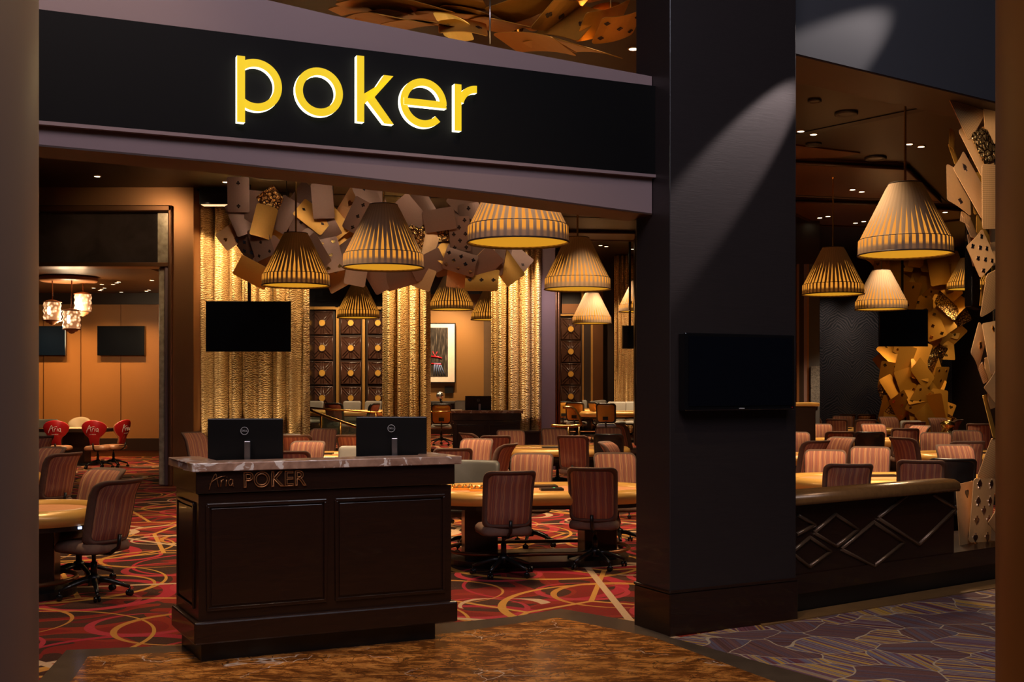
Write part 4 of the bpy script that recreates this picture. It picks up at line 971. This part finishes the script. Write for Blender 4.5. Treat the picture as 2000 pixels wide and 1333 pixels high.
# ------------------------------------------------------------ playing cards
def pip_outline(k):
    if k=='d': return [[(0,1),(-.72,0),(0,-1),(.72,0)]]
    if k=='h' or k=='s':
        pts=[]
        for i in range(28):
            t=2*PI*i/28; x=.95*math.sin(t)**3; y=(13*math.cos(t)-5*math.cos(2*t)-2*math.cos(3*t)-math.cos(4*t))/16; pts.append((x,y))
        if k=='h': return [pts]
        return [[(x,-y*.9+.15) for x,y in pts],[(0,-.2),(-.35,-1),(.35,-1)]]
    c=lambda cx,cy,r:[(cx+r*math.cos(2*PI*i/14),cy+r*math.sin(2*PI*i/14)) for i in range(14)]
    return [c(0,.52,.42),c(-.48,-.16,.42),c(.48,-.16,.42),[(0,.2),(-.32,-1),(.32,-1)]]
LAY={1:[(0,0)],2:[(0,.55),(0,-.55)],3:[(0,.6),(0,0),(0,-.6)],5:[(-.5,.6),(.5,.6),(0,0),(-.5,-.6),(.5,-.6)],7:[(-.5,.65),(.5,.65),(0,.3),(-.5,0),(.5,0),(-.5,-.65),(.5,-.65)],
 8:[(-.5,.65),(.5,.65),(0,.32),(-.5,0),(.5,0),(0,-.32),(-.5,-.65),(.5,-.65)],9:[(-.5,.7),(.5,.7),(-.5,.25),(.5,.25),(0,0),(-.5,-.25),(.5,-.25),(-.5,-.7),(.5,-.7)]}
def card_mesh(w,h,bend,kind,face,pip,psz=.10,axis=0):
    mb=MB(); r=.09*w; xs=[-w/2+r*(1-math.cos(R(a))) for a in(0,22,45,68,90)]; inner=[-w/2+r+(w-2*r)*i/8 for i in range(1,8)]
    xs=xs+inner+[-x for x in xs[::-1]]; vs=[]
    def f(x,y): 
        q=(x/(w/2))**2 if axis==0 else (y/(h/2))**2
        return -bend*q
    rows=6
    for sgn in(0,1):
        for x in xs:
            e=0; dx=abs(x)-(w/2-r)
            if dx>0: e=r-math.sqrt(max(0,r*r-dx*dx))
            for j in range(rows+1):
                y=(-h/2+e)+(h-2*e)*j/rows; vs.append((x,y,f(x,y)-(.006 if sgn else 0)))
    n=len(xs); k=rows+1; fs=[]
    for i in range(n-1):
        for j in range(rows):
            a,b=i*k+j,(i+1)*k+j; fs.append((a,b,b+1,a+1)); o=n*k; fs.append((o+a,o+a+1,o+b+1,o+b))
        a,b,o=i*k,(i+1)*k,n*k; fs.append((a,o+a,o+b,b)); fs.append((a+rows,b+rows,o+b+rows,o+a+rows))
    for j in range(rows):
        o=n*k; fs.append((j,j+1,o+j+1,o+j)); q=(n-1)*k; fs.append((q+j,o+q+j,o+q+j+1,q+j+1))
    mb.add(vs,fs,0)
    if kind:
        num=int(kind[1:]) if len(kind)>1 else 3
        for (px,py) in LAY[num]:
            s=w*psz*(1.6 if num==1 else 1); up=-1 if py<-.01 else 1
            for o_ in pip_outline(kind[0]):
                P=[(px*w*.55+x*s,py*h*.6+y*s*up) for x,y in o_]; m=len(P); zz=[f(x,y) for x,y in P]
                V=[(x,y,z+.006) for (x,y),z in zip(P,zz)]+[(x,y,z) for (x,y),z in zip(P,zz)]
                mb.add(V,[list(range(m))]+[(i,(i+1)%m,m+(i+1)%m,m+i) for i in range(m)],1)
    me=bpy.data.meshes.new('playing_card'); me.from_pydata(mb.v,[],mb.f); me.materials.append(M[face]); me.materials.append(M[pip]); me.polygons.foreach_set('material_index',mb.m); me.update()
    return me
def add_card(par,origin,mat3,w,h,bend,kind,face,pip,axis=0):
    o=bpy.data.objects.new('playing_card',card_mesh(w,h,bend,kind,face,pip,axis=axis)); C.objects.link(o); o.parent=par
    m=mat3.to_4x4(); m.translation=origin-par.location; o.matrix_local=m; return o
def card_rot(par,px,py,y,ang,w,h,yaw=0,pitch=0,bend=.0,kind='',face='card',pip='pip_dark',axis=0):
    # card local z faces the viewer (-Y); ang = clockwise lean seen from the front
    m=Matrix.Rotation(R(yaw),3,'Z')@Matrix.Rotation(R(pitch),3,'X')@Matrix.Rotation(R(90),3,'X')@Matrix.Rotation(R(-ang),3,'Z')
    return add_card(par,at(px,py,y),m,w,h,bend,kind,face,pip,axis)
def card_cor(par,O,A,B,y,bend=0,kind='',face='card_peach',pip='pip_dark',sg=1,ratio=.7,axis=0):
    # pose of a true rectangle (short side OA, long side OB) seen as this outline at distance y
    cx=(A[0]+B[0])/2; cy=(A[1]+B[1])/2; ry=at(cx,cy,y)-Vector((0,0,H)); ry.normalize()
    pO=at(O[0],O[1],y); a=at(A[0],A[1],y)-pO; b=at(B[0],B[1],y)-pO; a-=ry*a.dot(ry); b-=ry*b.dot(ry); c=a.dot(b)
    r2=ratio*ratio; a2=a.length_squared; b2=b.length_squared; q=a2-r2*b2; p=(-q+math.sqrt(q*q+4*r2*c*c))/2; p=max(p,1e-6)
    da=math.sqrt(p); db=-c/da
    if abs(db)>1.5*b.length+.6: db=0
    ea=a+ry*da*sg; eb=b+ry*db*sg; w,h=ea.length,eb.length; ctr=at(cx,cy,y)
    xa=ea.normalized(); yb=(eb-xa*eb.dot(xa)).normalized(); z=xa.cross(yb)
    if z.y>0: xa=-xa; z=xa.cross(yb)
    m=Matrix((xa,yb,z)).transposed()
    return add_card(par,ctr,m,w,h,bend,kind,face,pip,axis)
# --- centre sculpture; brightly lit cards get the paler card_peach, painting their light
yA=18.6
sa=empty('card_sculpture',at(740,360,yA),0,'wreath of giant bronze playing cards hanging behind the centre lamps','card sculpture')
L1=[(215,245,0,'c2','card'),(425,405,4,'','card'),(650,370,-38,'','card_court'),(940,300,42,'','card'),(1215,320,-6,'','card'),(1100,505,-52,'d2','card_gold'),(1340,570,-40,'','card_gold'),(1205,690,62,'','card'),
 (1540,350,-28+60,'h1','card_peach'),(1630,500,30,'c3','card'),(1760,300,-24,'d2','card'),(250,520,-22,'','card'),(175,700,52,'h2','card_peach'),(330,870,-34,'c8','card'),(480,810,-22,'d5','card'),(600,960,38,'','card'),
 (860,610,8,'','card_court'),(960,570,12,'c3','card'),(640,720,0,'','card_gold'),(390,1170,-62,'','card_gold'),(1310,960,-14,'h5','card'),(1450,960,52,'','card'),(1440,1220,62,'','card_peach'),(1480,600,20,'','card_peach'),(1130,930,-32,'','card'),
 (1000,720,16,'','card_peach'),(1620,1120,10,'','card'),(750,480,30,'','card'),(1390,780,30,'','card_gold'),(520,560,15,'','card_gold')]
rnd=random.Random(5); k=0
for x,y,a_,kd,fc in L1:
    k+=1; pip='pip_silver' if kd in('c8',) else ('pip_gold' if kd[:1]=='h' else 'pip_dark')
    depth=yA+[.0,.10,.22,.16,.3][k%5]+(.25 if fc=='card_peach' else 0)
    card_rot(sa,430+x/6.058,340+y/6.06,depth,a_,.36,.58,rnd.uniform(-24,24),rnd.uniform(-14,14),.008 if k%2 else .022,kd,fc,pip)
L2=[(470,440,-42,'','card'),(610,380,-30,'','card'),(750,650,82,'','card_court'),(980,460,4,'','card'),(1030,680,0,'c8','card'),(1150,530,-6,'c3','card'),(1090,350,-50,'','card'),(650,780,20,'','card_peach'),(850,960,-12,'','card'),(1030,1000,-72,'c8','card'),
 (670,1030,62,'','card'),(340,1170,78,'','card'),(560,1160,-70,'','card_peach'),(100,1150,-30,'','card'),(1310,1030,46,'','card'),(1560,1050,-36,'','card_gold'),(1650,950,-50,'d2','card'),(1250,940,80,'','card_peach'),(1080,1175,95,'','card_peach'),(1280,1200,92,'c3','card_gold'),
 (520,800,20,'','card_court'),(780,820,-40,'','card'),(1180,880,30,'','card'),(60,300,-20,'','card'),(800,520,85,'','card'),(1420,940,10,'','card'),(920,860,40,'','card_gold'),(420,760,0,'','card'),(250,700,20,'','card')]
for x,y,a_,kd,fc in L2:
    k+=1; pip='pip_silver' if kd=='c8' and x<1100 and y>900 else 'pip_dark'
    card_rot(sa,720+x/5.797,340+y/5.797,yA+.1+[.0,.12,.24,.18,.3][k%5],a_,.37,.58,rnd.uniform(-24,24),rnd.uniform(-14,14),.008 if k%2 else .028,kd,fc,pip)
# hidden frame and wires carrying the wreath
mb=MB()
fr=[(470,430),(560,400),(650,440),(740,400),(840,430),(920,470),(1000,500)]
mb.tube([at(x,y,yA+.6)-sa.location for x,y in fr],.04,8)
for x,y in fr: mb.tube([at(x,y,yA+.6)-sa.location,Vector((at(x,y,yA+.6).x,yA+.6,CZ))-sa.location],.008,6)
mb.build('hanging_frame','black',sa)
# --- right near sculpture
yR=10.9
sr=empty('card_sculpture',at(1930,1060,yR),0,'tall column of giant peach playing cards rising beside the right post','card sculpture')
RC=[((1855.7,191.4),(1889,136.6),(1894,275.6),'','card_lattice','',0,-.25),((1922,171),(1966,160),(1928,285),'','card_peach','',0,.0),((1875,255),(1900,226),(1921,346),'','card_peach','',0,-.05),((1897,262),(1926,243),(1925,322),'','card_court','',0,-.09),((1865,328),(1884,293),(1921,428),'s2','card_peach','pip_dark',0,-.18),
 ((1850.6,317.7),(1896,350),(1853,389),'s2','card_peach','pip_dark',0,.1),((1921,321),(1957,322),(1922,447),'','card_lattice','',0,-.28),((1879,411),(1898,424),(1877,430),'','card_lattice','',0,.05),((1879,413),(1898,425),(1899,462),'','card_lattice','',0,.06),
 ((1890,482),(1921,447),(1917,544),'c8','card_peach','pip_silver',0,-.2),((1892,458),(1905,455),(1903,520),'','card_peach','',0,.1),((1930,538),(1965,515),(1917,622),'','card_lattice','',0,-.25),((1915,628),(1930,660),(1899,690),'c1','card_peach','pip_gold',0,0),((1921,632),(1953,625),(1938,732),'d3','card_peach','pip_gold',0,-.05),
 ((1912,716),(1921,706),(1924,750),'','card_lattice','',0,.05),((1924,758),(1948,722),(1948,792),'d1','card_peach','pip_dark',0,-.1),((1922,772),(1929,770),(1943,856),'','card_gold','',0,.1),((1940,856),(1966,872),(1911,934),'','card_lattice','',0,.05),
 ((1870,947.5),(1904,938),(1878,1072),'h2','card_peach','pip_dark',0,-.1),((1905,936),(1947,935),(1895,1060),'s9','card_peach','pip_silver',0,-.05),((1932,1022),(1952,985),(1951,1048),'','card_peach','',0,-.2),
 ((1858,250),(1868,262),(1856,285),'','card_gold','',0,.2),((1854,280),(1866,290),(1868,320),'','card_gold','',0,.25),((1920,560),(1940,545),(1915,600),'','card_gold','',0,.4),
 ((1935,440),(1960,430),(1940,520),'','card_peach','',0,.3),((1930,880),(1960,890),(1930,960),'','card_peach','',0,.3),((1925,700),(1950,690),(1935,800),'','card_peach','',0,.4),((1900,340),(1930,330),(1905,420),'','card_gold','',0,.45),((1910,420),(1940,420),(1910,520),'','card_gold','',0,.5)]
for O,A,B_,kd,fc,pp,bd,dy in RC:
    card_cor(sr,O,A,B_,yR+dy,bd or .012,kd,fc,pp or 'pip_dark')
mb=MB(); 
c0=at(1962,1060,yR+.45); mb.tube([Vector((c0.x,c0.y,.32))-sr.location,Vector((c0.x-.05,c0.y,2.4))-sr.location,Vector((c0.x-.12,c0.y,4.45))-sr.location],.06,10); mb.build('support_pole','black',sr)
# --- gold sculpture on the far right wall
yG=29.5
sg_=empty('card_sculpture',at(1790,800,yG),0,'branching gold tree of giant playing cards before the far wavy wall','card sculpture')
rnd=random.Random(11)
def span(y):
    pts=[(490,1690,1888),(540,1685,1890),(570,1735,1880),(600,1790,1885),(640,1798,1878),(680,1722,1862),(720,1718,1856),(760,1716,1852),(800,1722,1858),(850,1722,1855),(890,1722,1855)]
    for (a,b,c),(d,e,f) in zip(pts,pts[1:]):
        if a<=y<=d: t=(y-a)/(d-a); return b+(e-b)*t,c+(f-c)*t
    return pts[-1][1:]
kk=['','','','','h5','d2','c3','s5','','h2','d5']; N_=92
for i in range(N_):
    y=490+(895-490)*i/(N_-1); a0,a1=span(y); m=[.08,.5,.9,.3,.72][i%5]; x=a0+14+(a1-a0-28)*min(1,max(0,m+rnd.uniform(-.1,.1)))
    kd=rnd.choice(kk); fc=rnd.choice(['card_deep','card_deep','card_gold','card_deep','card_court' if rnd.random()<.6 else 'card_deep','card_deep'])
    if fc=='card_court': kd=''
    card_rot(sg_,x,y,yG+rnd.uniform(-.5,.5),rnd.uniform(-50,50),.50,.74,rnd.uniform(-30,30),rnd.uniform(-25,25),.02,kd,fc,'pip_gold' if rnd.random()<.6 else 'pip_dark')
mb=MB(); mb.tube([Vector((at(1790,800,yG+.7).x,yG+.8,0))-sg_.location,at(1785,700,yG+.8)-sg_.location,at(1840,600,yG+.8)-sg_.location,at(1830,500,yG+.8)-sg_.location],.12,8); mb.build('trunk','card_deep',sg_)
# --- hall ceiling sculpture
yT=9.7
stp=empty('card_sculpture',at(960,10,yT),0,'cluster of curling bronze cards hanging under the ceiling above the sign beam','card sculpture')
TC=[((1182,40),(1158,91),(1263,21),'d5','card_deep','pip_dark',.0),((1150,30),(1126,87),(1236,2),'','card_deep','',.12),((1090,2),(1039,61),(1155,-6+8),'c3','card_gold','pip_dark',.2),((1040,62),(1092,5),(1125,74),'c2','card_deep','pip_dark',.22),
 ((945,23),(996,54),(1060,-30),'','card_gold','',.1),((963,59),(1013,96),(1080,66),'','card_deep','',.25),((858,58),(856,34),(953,64),'c2','card_gold','pip_dark',.15),((848,18),(856,34),(919,40),'','mesh_gold','',.3),((858,58),(866,76),(917,66),'','mesh_gold','',.3),
 ((670,28),(792,52),(740,20),'','card_gold','',.2),((740,40),(792,51),(851,36),'','card_gold','',.18),((650,0),(752,28),(792,-10),'','card_gold','',.1),((792,-10),(812,24),(935,-20),'','card_gold','',.05),((864,4),(846,22),(972,28),'c3','card_gold','pip_dark',.3),
 ((760,30),(850,38),(850,15),'','card_deep','',.4),((900,40),(990,60),(960,28),'','card_deep','',.42),((1000,60),(1120,96),(1100,72),'','card_deep','',.45),((1020,75),(1050,92),(1100,80),'','card_gold','',.3),((620,-20),(660,10),(700,-40),'','card_gold','',.2),((720,-40),(780,0),(860,-50),'','card_gold','',.3),((930,-40),(1000,0),(1060,-60),'','card_gold','',.3),((1090,-40),(1150,0),(1200,-50),'','card_gold','',.3),((640,10),(668,24),(720,8),'','card_deep','',.4),((1120,40),(1150,10),(1180,30),'','card_gold','',.5),((690,30),(740,40),(760,12),'','card_deep','',.35),((990,30),(1040,55),(1090,20),'','card_deep','',.5)]
for O,A,B_,kd,fc,pp,dy in TC:
    card_cor(stp,O,A,B_,yT+dy,.03,kd,fc,pp or 'pip_dark',axis=1)
mb=MB(); mb.tube([at(957,-30,yT)-stp.location,at(957,86,yT)-stp.location],.009,6).tube([at(1194,-30,yT+.2)-stp.location,at(1193,15,yT+.2)-stp.location],.009,6); mb.tube([at(700,-20,yT+.5)-stp.location,at(1200,-20,yT+.5)-stp.location],.03,8); mb.build('hanging_wires','silver',stp)

# ------------------------------------------------------------ lights
def light(kind,loc,energy,color=(1,.72,.42),size=.3,target=None,spot=None,blend=.5,name='light',sx=None,sy=None):
    d=bpy.data.lights.new(name,kind); d.energy=energy; d.color=color; o=bpy.data.objects.new(name,d); C.objects.link(o); o.location=loc
    if kind=='AREA':
        d.shape='RECTANGLE'; d.size=sx or size; d.size_y=sy or size
    elif kind in('SPOT','POINT'): d.shadow_soft_size=size
    if kind=='SPOT': d.spot_size=R(spot or 90); d.spot_blend=blend
    if target is not None: o.rotation_euler=(Vector(target)-Vector(loc)).to_track_quat('-Z','Y').to_euler()
    return o
W=(1,.70,.40)
for i,p in enumerate(LP):
    light('SPOT',(p.x,p.y,p.z-.03),420 if i<7 else 260,W,.22,(p.x,p.y,0),130,.6,'lamp_light')
# downlights lighting lamps tops / chairs / cards
for p in spots[:9]+spots[19:23]+spots[-5:]:
    pass
def down(px,y,e,spot=70,tgt=None,z=CZ-.1,size=.05):
    x=X(px,y); light('SPOT',(x,y,z),e,W,size,tgt or (x,y,0),spot,.7,'downlight_light')
for px,y,e in ((150,9.5,500),(150,13,350),(250,12,300),(900,15,400),(1010,10.9,200),(1150,10.2,350),(1000,16,400),(1180,16,350),(620,15,400),(700,18,300),(560,13.5,200),
               (1620,12.6,350),(1770,13.6,250),(1850,13.5,350),(1620,16.5,350),(1750,17,350),(1880,16,300),(1620,21.5,350),(1750,22,350),(1700,26,400),(1850,24,350)): down(px,y,e)
# curtain washers
for px,lx,y,e,sp_ in ((398,404,20.3,260,24),(597,606,20.2,330,24)): light('SPOT',(X(lx,y),y,CZ-.2),e,(1,.76,.45),.04,(X(px,21),21.0,2.0),sp_,.6,'curtain_light')
for px,lx in ((420,400),(470,450),(520,545),(565,590)): light('SPOT',(X(lx,19.7),19.75,CZ-.2),400,(1,.72,.38),.04,(X(px,21),21.0,3.95),40,.6,'curtain_light')
for px in (418,455,492,530,565): light('SPOT',(X(px,20.4),20.45,.15),80,(1,.74,.42),.03,(X(px,21),20.9,1.5),30,.4,'curtain_uplight')
for px,lx,y in ((775,735,24.6),(810,800,24.6),(985,950,24.2),(1025,1015,24.2)): light('SPOT',(X(lx,y),y-.7,CZ-.2),760,(1,.72,.38),.04,(X(px,y),y,1.9),60,.8,'curtain_light')
light('SPOT',(X(1220,31),29.8,CZ-.2),400,W,.05,(X(1220,31),31,2.0),60,.8,'curtain_light')
# back walls
for px in (629,685,738,1115): light('SPOT',(X(px,31),31.0,CZ-.2),520,W,.1,(X(px,33.6),33.6,2.4),60,.8,'panel_light')
light('SPOT',(X(868,32.6),32.3,CZ-.2),1000,W,.1,(X(868,34),34,2.3),65,.8,'picture_light'); light('SPOT',(X(925,32.6),32.3,CZ-.2),500,W,.1,(X(925,34),34,2.0),65,.8,'picture_light')
for px,y in ((650,29.5),(700,30),(1120,29.5),(1190,28.5),(870,27.5)): down(px,y,500)
# side room
for px in (60,120,200,270): light('SPOT',(X(px,27.6),27.3,4.1),270,(1,.58,.22),.1,(X(px,28.7),28.7,1.6),75,.8,'side_room_light')
for px,y in ((108,24.4),(182,24.4),(244,25),(150,26)): down(px,y,400,z=4.1)
light('SPOT',(X(150,21.9),21.9,4.1),420,W,.1,(X(150,24.3),24.3,.7),50,.8,'side_room_light'); light('POINT',(X(134,24.2),24.2,3.2),160,(1,.75,.45),.3,name='chandelier_light')  # first spot added from the front to brighten the red chair backs
# bronze portal wash
light('SPOT',(X(200,18.2),18.2,CZ-.1),80,W,.2,(X(250,yw),yw,4.3),80,.8,'portal_light'); light('SPOT',(X(360,18.6),18.6,CZ-.1),80,W,.2,(X(355,yw),yw,2.0),60,.8,'portal_light')
light('SPOT',(X(1072,22.8),22.6,CZ-.1),500,(.95,.8,.9),.2,(X(1072,24.6),24.4,2.5),50,.8,'pillar_light')
# card sculptures
for px in (480,600,740,880,1000): light('SPOT',(X(px,16.6),16.6,CZ-.1),55,(1,.78,.58),.1,(X(px,yA),yA,4.3),75,.8,'card_light')
for px in (480,640,800,960): light('SPOT',(X(px,19.9),20.2,3.2),110,(1,.62,.25),.1,(X(px,19),19,4.6),90,.8,'card_backlight')
for tz,lz,e in ((1.2,4.6,700),(2.7,4.3,1700),(3.85,3.7,1700)): light('SPOT',(2.2,6.3,lz),e,(1,.70,.42),.05,(4.66,10.7,tz),15,.6,'card_light')
for px,py,ee in ((1760,600,60),(1840,600,50),(1790,720,210),(1760,800,230),(1840,800,150)): light('SPOT',(X(px,26.8),25.6,CZ-.15),ee,(1,.60,.20),.1,tuple(at(px,py,yG)),34,.8,'card_light')
for px in (1625,1690,1890,1935): light('SPOT',(X(px,31),30.9,CZ-.15),260,(1,.85,.75),.1,(X(px,32),32,1.8),60,.8,'wall_fill')  # washers added to brighten the wavy wall; no fixture modelled
for x,y in ((-.8,8.8),(.4,9.1)): light('SPOT',(x,y,3.9),14,(1,.6,.25),.2,(x+.3,9.8,5.1),110,.8,'card_uplight')
# ceiling bounce from lamps
for px,y in ((1620,17),(1740,21),(1700,13.5),(600,15),(900,17)): light('SPOT',(X(px,y),y,3.9),14,(1,.5,.18),.3,(X(px,y),y,6),150,.9,'ceiling_glow')
# hall
light('AREA',(-1.2,2.5,7.6),330,(.95,.80,.90),target=(-1,8,3),sx=5,sy=2,name='hall_light')
light('AREA',(3.0,2.0,7.2),150,(.78,.84,1),target=(2.5,9,3),sx=3,sy=2,name='hall_light')
light('SPOT',(.2,5.6,6.8),330,(1,.72,.45),.1,(.2,7.0,0),60,.7,'marble_light'); light('SPOT',(3.4,6.2,6.8),190,(1,.78,.6),.1,(3.3,7.8,0),70,.7,'carpet_light'); light('SPOT',(-2.7,5.8,6.8),300,(1,.72,.45),.1,(-2.8,6.9,0),60,.7,'marble_light')
# slanting beam across the column and the header
light('SPOT',(5.1,10.35,6.3),430,(1,.86,.84),.02,(2.5,8.95,4.3),16,.5,'beam_light')
light('SPOT',(3.3,8.85,5.26),1050,(1,.80,.78),.02,(1.75,8.53,3.57),14,.6,'beam_light')
light('SPOT',(-.6,.8,5.5),120,(1,.85,.8),.3,(-1.5,3.2,2.2),50,.8,'post_fill'); light('SPOT',(-.2,5.0,5.2),350,(1,.75,.3),.1,(-1.2,3.3,3.0),40,.8,'post_fill'); light('SPOT',(.6,1.5,5.5),150,(1,.60,.22),.3,(1.55,3.3,2),60,.8,'post_fill')  # unseen spots added to brighten the two edge posts
w_=bpy.data.worlds.new('world'); S.world=w_; w_.use_nodes=True; w_.node_tree.nodes['Background'].inputs[0].default_value=(.5,.42,.45,1); w_.node_tree.nodes['Background'].inputs[1].default_value=.012
